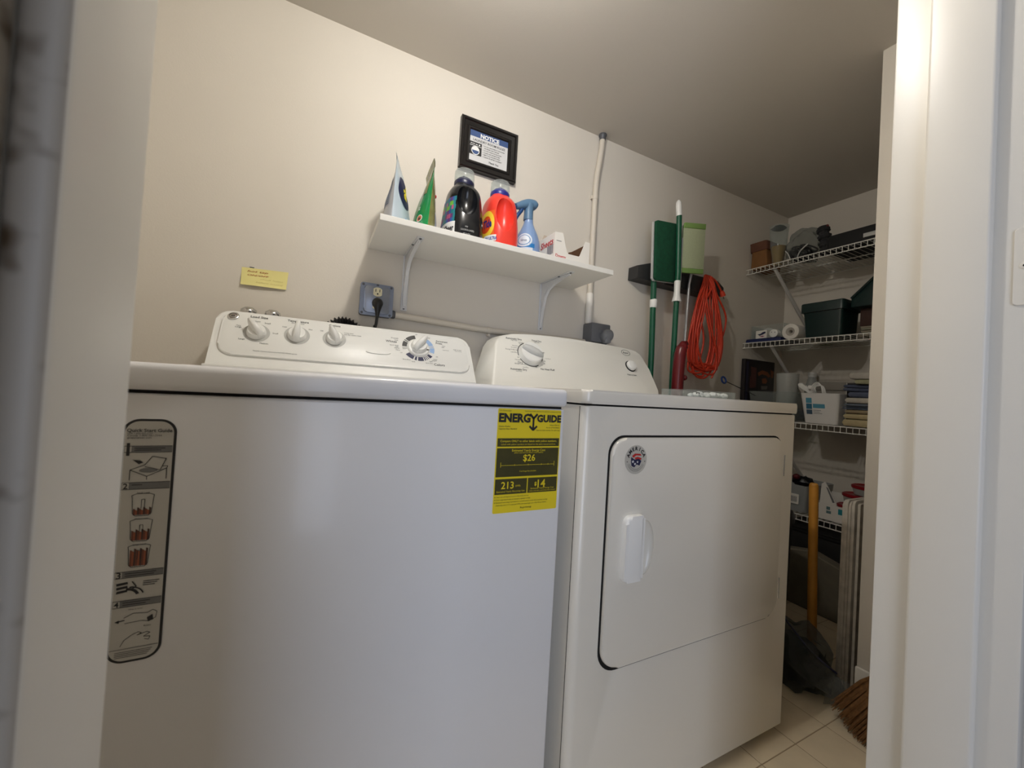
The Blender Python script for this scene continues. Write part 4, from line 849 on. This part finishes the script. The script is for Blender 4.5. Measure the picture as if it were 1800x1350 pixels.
m.blob((1.70, .452, z1+.030), .036, 3, .4, 3, 7, (1, 1.2, .8), z1+.001); m.build('cables', BLACK, cbg, smooth=60, kind='stuff')
m = MB()
for pts in ([(1.63, .51, z1+.055), (1.628, .495, z1+.035), (1.63, .485, z1+.004)], [(1.63, .41, z1+.062), (1.626, .44, z1+.035), (1.63, .455, z1+.004)]): m.tube(smoothp(pts, 5), .0028, 7)
m.build('pale_cable', PLASG, cbg, smooth=60, kind='stuff')
du = thing('dark_duster', 'dark fluffy duster propped up beside the flat black case', 'duster', (1.70, .375, z1))
m = MB(); rows = smoothp([(1.70, .366, z1+.010), (1.70, .368, z1+.06), (1.70, .376, z1+.11), (1.70, .384, z1+.150)], 8)
m.tube(rows, [.016+.010*abs(sin(i*.55))+.004*(i % 2) for i in range(len(rows))], 11); m.build('head', mat('dark_grey_fluff', (52, 52, 54), .95, bump=1, bscale=160, var=.5, vscale=60), du, smooth=20)
m = MB(); m.blob((1.70, .366, z1+.150), .008, 2, .2); m.build('red_tag', mat('dark_red_tag', (110, 34, 34), .6), du)
bk = thing('black_case', 'flat black case lying along the topmost wire shelf', 'case', (1.74, .16, z1))
m = MB(); m.prism(rrect(-.04, .337, z1, z1+.073, (.004, .004, .014, .014)), lambda a, b_: Vector((1.640, a, b_)), lambda a, b_: Vector((1.86, a, b_)), .008, 3); m.build('shell', mat('matt_black_case', (9, 9, 10), .7), bk)
m = MB(); m.box(1.634, 1.6395, .135, .197, z1+.024, z1+.042, .001); m.build('white_tag', PLASG, bk)
# second shelf
z2 = ZT[2]+.0005
ft = thing('blue_tray', 'flat navy tray under the clear box on the shelf with towels roll', 'tray', (1.74, .59, z2))
m = MB(); m.box(1.615, 1.86, .505, .683, z2, z2+.014, .003); m.build('base', mat('navy_tray', (30, 42, 92), .5), ft)
m = MB(); m.prism(rrect(1.615, 1.86, .505, .683, .006), lambda a, b_: Vector((a, b_, z2+.018)), lambda a, b_: Vector((a, b_, z2+.0145)), .001, 1); m.build('rim', mat('navy_rim', (26, 36, 84), .5), ft)
cbx = thing('clear_box', 'clear plastic box with a white roll inside on the navy tray', 'box', (1.74, .60, z2+.018))
zz = z2+.0185; m = MB()
for b_ in ((1.655, 1.657, .512, .678, zz, zz+.075), (1.82, 1.822, .512, .678, zz, zz+.075), (1.655, 1.822, .676, .678, zz, zz+.075), (1.655, 1.822, .512, .514, zz, zz+.075)): m.box(*b_)
m.box(1.655, 1.822, .512, .678, zz, zz+.002); m.build('walls', CLEAR, cbx)
m = MB(); m.lathe([(.012, 0), (.036, .001), (.038, .006), (.038, .10), (.036, .105), (.012, .106)], (1.74, .645, zz+.040), (1, 0, -.15)); m.build('white_roll', mat('soft_white_roll', (214, 212, 206), .9), cbx)
sb_ = thing('small_white_carton', 'small white carton with dark picture on the navy tray', 'box', (1.634, .605, z2+.018))
m = MB(); m.box(1.618, 1.650, .576, .633, z2+.0185, z2+.060, .001, 1); b = m.build('carton', CARD, sb_)
m = MB(); PB_ = plane((1.6175, .633, z2+.0185), (0, -1, 0), (0, 0, 1)); m.shape(PB_, [(.010, .022), (.026, .024), (.036, .032), (.050, .034), (.052, .026), (.040, .020), (.022, .014)], .0003); m.mat(1); m.shape(PB_, [(.018, .010), (.036, .006), (.048, .010), (.036, .014)], .0003); m.build('picture', [mat('picture_navy', (40, 42, 76), .6), mat('picture_pink', (150, 96, 120), .6)], b)
wp = thing('white_adapter', 'small round white plug adapter beside the paper towel roll', 'adapter', (1.64, .545, z2+.018))
m = MB(); m.lathe([(.016, 0), (.0205, .002), (.0205, .034), (.017, .037)], (1.620, .545, z2+.040), (1, 0, 0), 22); b = m.build('body', PLASW, wp)
for dy, dz in ((-.008, .004), (.008, .006)): MB().lathe([(.0022, 0), (.002, .0006)], (1.6196, .545+dy, z2+.040+dz), (-1, 0, 0), 10).build('hole', DARK, b)
pt = thing('paper_towel_roll', 'white paper towel roll lying end-on on the second wire shelf', 'paper towel', (1.74, .487, z2))
m = MB(); m.lathe([(.0205, .258), (.0205, .0), (.0365, 0), (.0385, .002), (.0385, .258), (.0365, .26), (.0205, .26), (.0205, .258)], (1.615, .4625, z2+.0385), (1, 0, 0), 36, caps=False); m.build('paper', mat('soft_paper', (226, 222, 214), .95, bump=.15, bscale=200), pt)
m = MB(); m.lathe([(.0206, .003), (.0195, .002), (.0095, .004), (.0085, .006), (.0085, .25)], (1.615, .4625, z2+.0385), (1, 0, 0), 28, caps=False); m.build('core', mat('grey_card_core', (176, 170, 160), .8), pt)
lb = thing('lime_bag', 'lime green plastic bag bunched behind the paper towel roll', 'bag', (1.78, .50, z2))
m = MB(); m.prism([(.425, 0), (.470, 0), (.515, .09), (.50, .105), (.455, .112), (.428, .130)], lambda a, b_: Vector((1.885, a, z2+.0+b_)), lambda a, b_: Vector((1.935, a, z2+b_)), .008, 2, True); m.build('film', mat('lime_film', (104, 126, 42), .4, bump=.3, bscale=60), lb)
DGB = mat('bottle_green_tub', (13, 40, 38), .38)
gt = thing('green_tub', 'dark green lidded storage tub on the second wire shelf', 'tub', (1.70, .335, z2))
m = MB(); m.grid([[Vector((x, y, z2+z)) for x, y in rrect(1.636-.010*t, 1.775+.006*t, .262-.006*t, .406+.010*t, .012, 4)] for t, z in ((0, 0), (.2, .02), (.9, .118), (1, .128))], True, True); m.build('body', DGB, gt)
m = MB(); m.prism(rrect(1.618, 1.788, .248, .424, .014, 4), lambda a, b_: Vector((a, b_, z2+.166)), lambda a, b_: Vector((a, b_, z2+.122)), .006, 2); m.build('lid', DGB, gt)
bbx = thing('brown_carton', 'brown carton on pale papers beside the dark green tub', 'box', (1.75, .10, z2))
m = MB(); m.box(1.70, 1.86, -.04, .222, z2+.046, z2+.125, .002); m.build('carton', mat('dark_brown_card', (66, 44, 36), .8), bbx)
for k in range(5):
    m = MB(); m.box(1.690+.004*(k % 3), 1.85, -.03, .216-.005*(k % 2), z2+.009*k, z2+.009*k+.0075, .001); m.build('paper', mat('paper_%d' % k, (150-8*(k % 2), 140, 122), .9), bbx)
tl = thing('tilted_green_lid', 'second dark green tub with sloping lid resting on the brown carton', 'tub', (1.76, .10, z2+.125))
m = MB(); m.prism([(-.04, z2+.1255), (.240, z2+.1255), (.240, z2+.165), (.232, z2+.172), (.155, z2+.250), (.06, z2+.292), (-.04, z2+.296)], lambda a, b_: Vector((1.655, a, b_)), lambda a, b_: Vector((1.90, a, b_)), .006, 2); m.build('body', DGB, tl)
m = MB(); m.tube([(1.654, .238, z2+.166), (1.654, .153, z2+.252), (1.654, .058, z2+.294)], .0055, 8); m.build('rim', DGB, tl)
# third shelf
z3 = ZT[3]+.0005
dc = thing('picture_book', 'tall dark book with brown figure cover standing against the back wall', 'book', (1.72, .675, z3))
m = MB(); m.box(1.588, 1.852, .6622, .6826, z3, 1.149, .002); b = m.build('book_block', mat('dark_cover', (28, 22, 24), .45), dc)
PD_ = plane((1.588, .6619, z3), (1, 0, 0), (0, 0, 1)); m = MB()
m.rect(PD_, .012, .030, .02, .300, .0001); m.mat(1); m.shape(PD_, [(.06, .16), (.10, .165), (.10, .27), (.05, .275)], .0002); m.shape(PD_, [(.045, .16), (.062, .16), (.058, .23), (.045, .22)], .0002)
m.mat(2); m.shape(PD_, [(.11, .245), (.15, .262), (.20, .255), (.23, .235), (.21, .225), (.19, .235), (.15, .240), (.12, .228)], .0002); m.shape(PD_, [(.15, .215), (.185, .222), (.20, .205), (.19, .19), (.155, .19)], .0002); m.shape(PD_, [(.225, .27), (.258, .26), (.25, .225), (.235, .225)], .0002)
m.mat(3); m.shape(PD_, [(.145, .175), (.205, .178), (.20, .16), (.15, .155)], .0002); m.build('cover_art', [mat('cover_navy', (36, 34, 60), .5), mat('cover_plum', (84, 46, 40), .5), mat('cover_rust', (128, 72, 38), .5), mat('cover_grey', (112, 106, 100), .5)], b)
cbn = thing('clear_bin', 'clear plastic bin of dark odds and ends on the third wire shelf', 'bin', (1.74, .555, z3))
m = MB()
for t0, t1, z0, z1_ in ((0, 1, 0, .143),):
    o0, o1 = rrect(1.625, 1.862, .462, .645, .014, 3), rrect(1.612, 1.875, .449, .657, .016, 3)
    i1, i0_ = rrect(1.614, 1.873, .451, .655, .015, 3), rrect(1.627, 1.860, .464, .643, .013, 3)
    m.grid([[Vector((x, y, z3)) for x, y in o0], [Vector((x, y, z3+.143)) for x, y in o1], [Vector((x, y, z3+.1435)) for x, y in i1], [Vector((x, y, z3+.002)) for x, y in i0_]], True, True)
m.build('walls', CLEAR, cbn)
for c_, r_, sc_, mm in (((1.70, .62, z3+.050), .045, (1.1, .5, 1), BLACK), ((1.79, .58, z3+.045), .045, (1.1, .9, .9), RG), ((1.68, .585, z3+.055), .030, (.8, .7, 1.2), PLASG), ((1.80, .50, z3+.035), .030, (1.1, .9, 1), mat('grey_blue_bits', (92, 100, 110), .6))): m = MB(); m.blob(c_, r_, 3, .3, 2.5, r_*100, sc_, z3+.0025); m.build('contents', mm, cbn)
fj = thing('frosted_jar', 'tall frosted plastic beaker standing inside the clear bin', 'jar', (1.90, .44, z3))
m = MB(); m.lathe([(.038, 0), (.040, .004), (.0485, .232), (.0475, .235), (.0455, .234), (.037, .006), (.0001, .005)], (1.70, .5095, z3+.003), n=32); m.build('body', FROST, fj, smooth=60)
rg = thing('blue_ring_wand', 'thin black rod with blue ring end reaching out of the clear bin', 'wand', (1.36, .62, 1.02))
m = MB(); m.tube([(1.3595+.0155*cos(t), .62+.004*sin(t), 1.019+.0155*sin(t)) for t in [2*pi*k/24 for k in range(24)]], .0045, 8, True); m.build('ring', mat('royal_blue_plastic', (28, 62, 128), .4), rg, smooth=60)
m = MB(); m.tube([(1.374, .62, 1.014), (1.62, .62, .955)], .0022, 8); m.build('rod', BLACK, rg)
wb = thing('white_bin', 'white plastic bin with teal square labels on the third wire shelf', 'bin', (1.72, .34, z3))
m = MB(); o0, o1 = rrect(1.644, 1.80, .266, .397, .012, 4), rrect(1.632, 1.815, .2655-.008, .4165, .014, 4); i1, i0_ = rrect(1.635, 1.812, .2605, .4135, .012, 4), rrect(1.647, 1.797, .269, .394, .010, 4)
m.grid([[Vector((x, y, z3+.0005)) for x, y in o0], [Vector((x, y, z3+.140)) for x, y in o1], [Vector((x, y, z3+.1415)) for x, y in i1], [Vector((x, y, z3+.004)) for x, y in i0_]], True, True); b = m.build('walls', mat('white_bin_plastic', (226, 224, 220), .45), wb)
PWB = lambda a, b_, c=0: Vector((1.644-.012*b_/.140-.0008-c, .400-a+.014*b_/.14*.5, z3+b_))
m = MB(); m.rect(PWB, .016, .040, .094, .118, 0); m.mat(1); m.rect(PWB, .016, .040, .066, .091, 0); m.mat(0); m.rect(PWB, .044, .092, .072, .091, 0); m.mat(2); m.rect(PWB, .016, .040, .042, .063, 0); m.mat(3)
m.rect(PWB, .044, .076, .060, .062, 0); m.rect(PWB, .044, .070, .053, .055, 0); m.rect(PWB, .044, .080, .046, .048, 0); m.build('label', [mat('teal_print', (84, 152, 176), .5), mat('deep_teal_print', (44, 104, 132), .5), mat('slate_teal_print', (64, 88, 108), .5), GINK], b)
hdw = thing('white_brush', 'flat white handle sticking up out of the white bin', 'brush', (1.68, .40, z3+.13))
m = MB(); m.prism([(.437, .1900), (.446, .1850), (.444, .174), (.415, .150), (.36, .120), (.33, .05), (.325, .08), (.35, .135), (.405, .172), (.430, .190)], lambda a, b_: Vector((1.668, a, z3+b_)), lambda a, b_: Vector((1.682, a, z3+b_)), .003, 2, True); m.build('handle', PLASW, hdw)
wc = thing('white_cable', 'coiled white cable hanging over the edge of the white bin', 'cable', (1.65, .34, z3+.14))
m = MB()
for k in range(4): m.tube(smoothp([(1.652+.004*k, .378-.006*k, z3+.135), (1.648, .372-.004*k, z3+.176-.004*k), (1.648, .352, z3+.192-.006*k), (1.650, .336-.003*k, z3+.172), (1.655+.003*k, .330-.004*k, z3+.120)], 6), .0020, 8)
m.build('coil', PLASW, wc, smooth=60)
m = MB(); m.box(1.647, 1.66, .372, .392, z3+.160, z3+.178, .004); m.build('connector', PLASW, wc)
cbt = thing('clear_bottle', 'clear bottle with white cap behind the white bin', 'bottle', (1.917, .505, z3))
m = MB(); m.lathe([(.030, 0), (.032, .005), (.032, .15), (.030, .185), (.018, .228), (.016, .236)], (1.917, .505, z3), n=24); m.build('body', FROST, cbt, smooth=60)
m = MB(); m.lathe([(.0175, .234), (.020, .238), (.020, .256), (.018, .260)], (1.917, .505, z3), n=24); m.build('cap', PLASW, cbt)
gb = thing('grey_carton', 'long pale grey carton behind the white bin and dark box', 'box', (1.90, .34, z3))
m = MB(); m.box(1.86, 1.955, .215, .455, z3, z3+.165, .002); m.box(1.853, 1.957, .21, .458, z3+.165, z3+.207, .003); m.build('carton', mat('grey_carton_card', (150, 144, 134), .8), gb)
db = thing('dark_box', 'small black box with a white edge beside the folded towels', 'box', (1.70, .25, z3+.14))
m = MB(); m.box(1.70, 1.78, .215, .258, z3, z3+.192, .002); m.build('carton', mat('black_carton', (18, 18, 26), .5), db)
m = MB(); m.box(1.699, 1.7815, .2582, .2605, z3, z3+.193); m.build('white_edge', CARD, db)
def towel(label, z0, z1_, y1, mm, x0=1.632, roll=0, seed=0, x1=1.85, y0=-.05, folds=2):
    t = thing('folded_towel', label, 'towel', ((x0+x1)/2, (y0+y1)/2, z0), 'towels folded on the third wire shelf')
    from mathutils import noise
    m = MB(); h = (z1_-z0)/folds
    for k in range(folds):
        a, b_ = z0+h*k, z0+h*(k+1)-.0006
        rows = []
        for i in range(13):
            x = x0+(x1-x0)*(i/12 if 1 < i < 11 else (0, .012)[min(i, 12-i)] if i < 6 else (1, .988)[12-i]); e = (.55, .92, 1)[min(2, min(i, 12-i))]; row = []
            for q in range(17):
                if q <= 8: u, zz_ = y0+(y1-y0)*q/8, a
                else: u, zz_ = y0+(y1-y0)*(16-q)/8, b_
                if q == 8: u = y1; zz_ = (a+b_)/2
                if q == 7 or q == 9: u = y1-.006; zz_ = a+.0008 if q == 7 else b_-.0008
                n_ = noise.noise(Vector((x*11+seed*3, u*13, k*3+seed)))
                zc = (a+b_)/2; zz_ = zc+(zz_-zc)*e+n_*.0035*roll
                row.append(Vector((x+n_*.003, u+n_*.004, zz_)))
            rows.append(row)
        m.grid(rows); m.poly(rows[0]); m.poly(rows[-1])
    m.build('cloth', mm, t, smooth=60); return t
TW = lambda n_, c: mat(n_, c, .95, bump=.8, bscale=500, var=.12, vscale=60)
towel('cream folded towel at the very bottom of the pile', z3+.0005, z3+.0325, .243, TW('cream_terry', (200, 184, 142)), seed=1, folds=1, roll=.3)
towel('cream folded towel second from the bottom of the pile', z3+.0325, z3+.0565, .240, TW('pale_cream_terry', (196, 180, 138)), seed=2, folds=1, roll=.3)
towel('tan folded towel between the cream and slate blue towels', z3+.0565, z3+.0735, .236, TW('tan_terry', (160, 142, 112)), seed=3, folds=1, roll=.3)
towel('ragged slate blue towel above the tan towel', z3+.0735, z3+.0885, .252, TW('slate_terry', (88, 98, 116)), seed=4, folds=2, roll=.8, x0=1.640)
towel('grey blue towel just under the thick white towel', z3+.0885, z3+.1010, .240, TW('grey_blue_terry', (104, 112, 124)), seed=5, folds=1, roll=.8)
towel('thick white folded towel in the middle of the pile', z3+.1010, z3+.1270, .236, TW('white_terry', (196, 190, 178)), seed=6, folds=1, roll=.5)
towel('crumpled denim blue cloth draped over the white towel', z3+.1270, z3+.1520, .226, TW('denim_cloth', (94, 102, 124)), seed=7, folds=1, roll=2.2)
towel('dark denim cloth with turned up edge above the crumpled cloth', z3+.1520, z3+.1840, .252, TW('dark_denim', (82, 90, 112)), seed=8, folds=2, roll=2.0, x0=1.650)
towel('pale green folded cloth under the rolled white towel', z3+.1840, z3+.2060, .206, TW('pale_green_terry', (170, 168, 134)), seed=9, folds=1, roll=1.2)
towel('rolled white towel on the very top of the pile', z3+.2060, z3+.2360, .226, TW('offwhite_terry', (200, 194, 182)), seed=10, folds=1, roll=1.2)
# lowest shelf
z4 = ZT[4]+.0005
ct_ = thing('white_carton_tray', 'open white cardboard tray with teal print on the lowest wire shelf', 'tray', (1.70, .26, z4))
m = MB(); m.box(1.625, 1.6262, .16, .335, z4, z4+.070); b = m.build('front_panel', CARD, ct_)
m = MB(); m.box(1.78, 1.7812, .16, .335, z4, z4+.105); m.box(1.6262, 1.78, .3338, .335, z4, z4+.070); m.box(1.6262, 1.78, .16, .1612, z4, z4+.070); m.box(1.6262, 1.78, .1612, .3338, z4, z4+.0015); m.build('walls', CARD, ct_)
PT = plane((1.6247, .335, z4), (0, -1, 0), (0, 0, 1)); m = MB(); m.rect(PT, .052, .066, .046, .060, .0002); m.rect(PT, .052, .070, .030, .042, .0002); m.mat(1); m.rect(PT, .096, .116, .036, .060, .0002); m.build('print', [mat('grey_teal_print', (100, 128, 130), .6), mat('bright_teal_print', (40, 140, 150), .6)], b)
wf = thing('white_booklet', 'white booklet leaning in the cardboard tray behind the wooden handle', 'booklet', (1.67, .29, z4+.05))
m = MB(); m.prism([(.330, .01), (.322, .150), (.308, .162), (.262, .072), (.262, .01)], lambda a, b_: Vector((1.660, a, z4+b_)), lambda a, b_: Vector((1.664, a, z4+b_)), .001, 1); b = m.build('pages', CARD, wf)
m = MB(); m.poly([Vector((1.6595, y, z4+z)) for y, z in ((.304, .140), (.296, .136), (.268, .076), (.276, .074))]); m.build('grey_print', GINK, b)
RLID = mat('dark_red_lid', (150, 22, 34), .3)
for (y, z, r_, lab_) in ((.165, .0015, .055, 'red-lidded clear tub at the bottom of the cardboard tray'), (.205, .0, .052, ''),):
    pass
def tub(label, x, y, z, r_, h):
    t = thing('food_container', label, 'container', (x, y, z), 'red-lidded food containers')
    m = MB(); m.lathe([(r_*.82, 0), (r_*.86, .002), (r_*.97, h-.014), (r_*.97, h-.012)], (x, y, z), n=32); m.build('bowl', FROST, t)
    m = MB(); m.lathe([(r_, h-.012), (r_*1.03, h-.010), (r_*1.03, h-.001), (r_*.97, h+.001), (r_*.9, h-.002), (.0001, h-.002)], (x, y, z), n=32); m.build('lid', RLID, t)
tub('red-lidded container deepest in the cardboard tray', 1.705, .222, z4+.0025, .052, .072)
tub('red-lidded container in the middle of the stack', 1.712, .196, z4+.0765, .062, .050)
tub('red-lidded container on top of the stack', 1.722, .168, z4+.1285, .062, .040)
gbn = thing('grey_bin', 'translucent grey bin with a white barcode tag on the lowest shelf', 'bin', (1.72, .44, z4))
m = MB(); o0, o1 = rrect(1.632, 1.86, .372, .556, .012, 3), rrect(1.622, 1.87, .362, .568, .014, 3); i1, i0_ = rrect(1.624, 1.868, .364, .566, .013, 3), rrect(1.634, 1.858, .374, .554, .011, 3)
m.grid([[Vector((x, y, z4)) for x, y in o0], [Vector((x, y, z4+.125)) for x, y in o1], [Vector((x, y, z4+.126)) for x, y in i1], [Vector((x, y, z4+.003)) for x, y in i0_]], True, True); m.build('walls', clear('smoky_plastic', (120, 124, 130), .4, .3), gbn)
m = MB(); m.box(1.6225, 1.6245, .395, .435, z4+.035, z4+.082, .0005, 1); b = m.build('tag', CARD, gbn)
m = MB(); PG = plane((1.6222, .435, z4+.035), (0, -1, 0), (0, 0, 1))
for k in range(6): m.rect(PG, .007+.0045*k, .0095+.0045*k, .010, .036, .0003)
m.build('bar_code', GINK, b, kind='stuff')
m = MB(); m.blob((1.70, .42, z4+.135), .032, 3, .3, 3, 2, (1, 1.4, .8)); m.build('dark_contents', BLACK, gbn)
m = MB(); m.blob((1.66, .428, z4+.158), .014, 3, .1, 2, 2, (1, 1.2, 1)); m.build('red_contents', mat('wine_red', (84, 20, 28), .15), gbn)
# below the shelves
tc_ = thing('black_trash_can', 'black lidded trash can in the gap beside the dryer', 'trash can', (1.205, .33, 0))
m = MB(); m.lathe([(.100, 0), (.104, .004), (.114, .45), (.115, .455)], (1.205, .33, 0), n=36); m.build('body', mat('black_bin_plastic', (15, 15, 16), .5), tc_)
m = MB(); m.lathe([(.120, .450), (.122, .455), (.122, .478), (.116, .492), (.08, .505), (.0001, .510)], (1.205, .33, 0), n=36); m.build('lid', BLACK, tc_)
for k, (z0, z1_, y0, y1, c_, lab_) in enumerate(((.0, .13, .10, .55, (40, 39, 36), 'grey storage box on the floor under the lowest shelf'), (.13, .225, .12, .53, (58, 55, 49), 'paler flat storage box stacked second under the lowest shelf'), (.225, .335, .10, .50, (30, 29, 28), 'dark storage box stacked highest under the lowest shelf'))):
    sb2 = thing('storage_box', lab_, 'box', (1.76, .32, z0), 'boxes under the lowest shelf')
    mm = mat('box_tone_%d' % k, c_, .7)
    m = MB(); m.box(1.655+.008*k, 1.90, y0, y1, z0+.0005, z1_-.022, .004); m.build('body', mm, sb2); m = MB(); m.box(1.648+.008*k, 1.907, y0-.007, y1+.007, z1_-.022, z1_, .004); m.build('lid', mm, sb2)
pp = thing('folded_newspaper', 'sloping bundle of old paper in front of the stacked boxes', 'paper', (1.56, .29, 0))
m = MB(); m.prism([(.15, 0), (.46, 0), (.45, .235), (.33, .262), (.19, .225)], lambda a, b_: Vector((1.585, a, b_)), lambda a, b_: Vector((1.64, a, b_)), .004, 1); m.build('bundle', mat('old_paper', (116, 108, 92), .9, var=.2, vscale=20), pp)
wh = thing('wooden_handle', 'varnished yellow wooden handle standing upright beside the plastic bag', 'handle', (1.20, .12, 0))
m = MB(); m.tube([(1.192, .112, .0), (1.1975, .124, .30), (1.2015, .1345, .622), (1.2015, .1345, .629), (1.2015, .1345, .632)], [.0145, .0145, .0145, .0125, .009], 18); m.build('stick', WOODH, wh)
pb = thing('plastic_bag', 'crumpled clear plastic bag with dark contents slumped on the floor', 'bag', (1.05, .06, 0))
m = MB(); m.blob((1.035, .085, .082), .098, 4, .55, 2.2, 5, (.80, 1.05, 1.0), .0008); m.build('film', clear('bag_film', (190, 192, 190), .03, .14, .16), pb, smooth=70)
m = MB(); m.blob((1.038, .092, .072), .082, 3, .4, 2.0, 9, (.78, 1.0, .95), .002); m.build('dark_contents', mat('bag_dark_contents', (14, 14, 16), .8), pb, smooth=60)
m = MB(); m.grid([[Vector((x, y, z)) for x, y, z in r_] for r_ in (
    [(1.02, .135, .225), (1.00, .11, .205), (.99, .07, .180), (.99, .03, .150), (1.00, -.01, .125), (1.02, -.035, .105)],
    [(1.01, .13, .17), (.985, .10, .155), (.97, .06, .135), (.97, .02, .110), (.985, -.01, .09), (1.01, -.03, .075)],
    [(1.01, .125, .10), (.975, .09, .09), (.955, .05, .08), (.955, .02, .07), (.975, -.01, .055), (1.005, -.03, .04)])]); m.build('film_front', clear('bag_film_front', (190, 194, 194), .06, .12, .2), pb, smooth=70)
m = MB(); m.tube(smoothp([(1.02, .135, .225), (1.00, .11, .205), (.99, .07, .180), (.99, .03, .150), (1.00, -.01, .125), (1.02, -.035, .105)], 5), .0032, 7); m.build('dark_blue_seam', mat('navy_seam', (26, 28, 56), .4), pb, smooth=60)
m = MB(); m.grid([[Vector((1.0+.010*math.sin(j*1.3+i)+.008*i, -.012-.012*i, .003+.022*j+.004*math.sin(i*2+j))) for i in range(5)] for j in range(5)]); m.build('film_edge', clear('bag_film_edge', (205, 205, 200), .14, .1, .3), pb, smooth=70)
for nm_, lab_, y0, y1, zt_, x0 in (('folded_board', 'thick worn white board with moulded edge standing on end', -.020, .012, .614, 1.120), ('thin_board', 'thin worn white board between the thick board and the wall', -.0370, -.0300, .609, 1.118)):
    t = thing(nm_, lab_, 'board', (1.3, (y0+y1)/2, 0))
    m = MB()
    if y1-y0 > .02:
        for k, (a, b_, dx) in enumerate(((0, .008, .004), (.0085, .0145, .0), (.015, .0235, -.003), (.024, .032, .002))):
            q = MB(); q.prism(rrect(x0+dx, 1.55, .0, zt_-.004*(k % 2), (.002, .002, .002, .016)), lambda u, v: Vector((u, y0+a, v)), lambda u, v: Vector((u, y0+b_, v)), .002, 2, True); q.build('leaf', BOARD, t)
    else:
        m.prism(rrect(x0, 1.55, .0, zt_, .004), lambda u, v: Vector((u, y0, v)), lambda u, v: Vector((u, y1, v)), .0015, 1, True); m.build('panel', BOARD, t)
bm_ = thing('straw_broom', 'straw broom standing bristles down against the front wall', 'broom', (.985, -.10, 0))
ROOT = Vector((.995, -.225, .245)); TIP = Vector((.972, -.100, .004)); ax = (TIP-ROOT).normalized(); sd = Vector((.30, .86, .25)); sd = (sd-ax*sd.dot(ax)).normalized(); th_ = ax.cross(sd)
m = MB(); rnd = random.Random(3)
for k in range(520):
    u, v = rnd.uniform(-1, 1), rnd.uniform(-1, 1); L = rnd.uniform(.90, 1.03); r0 = .0016
    p0 = ROOT+sd*u*.022+th_*v*.014; p2 = ROOT+(TIP-ROOT)*L+sd*(u*.062+rnd.uniform(-.006, .006))+th_*v*.026
    p1 = p0+(p2-p0)*.55+sd*u*.010+th_*v*.006
    if p2.z < .002: p2.z = .002
    m.tube([p0, p1, p2], [r0, r0*1.05, r0*.5], 3, caps=False)
m.build('bristles', STRAW, bm_, smooth=60, kind='stuff')
m = MB(); m.grid([[ROOT+ax*t+sd*(cos(a)*w_*1.0)+th_*(sin(a)*w_*.62) for a in [2*pi*k/20 for k in range(20)]] for t, w_ in ((.035, .036), (.0, .030), (-.04, .022), (-.075, .014))], True, True); m.build('binding', mat('broom_binding', (120, 60, 44), .7), bm_)
m = MB(); m.tube([ROOT-ax*.05, Vector((1.000, -.350, .62)), Vector((1.006, -.3625, 1.18))], .0115, 14); m.build('handle', WOODH, bm_)
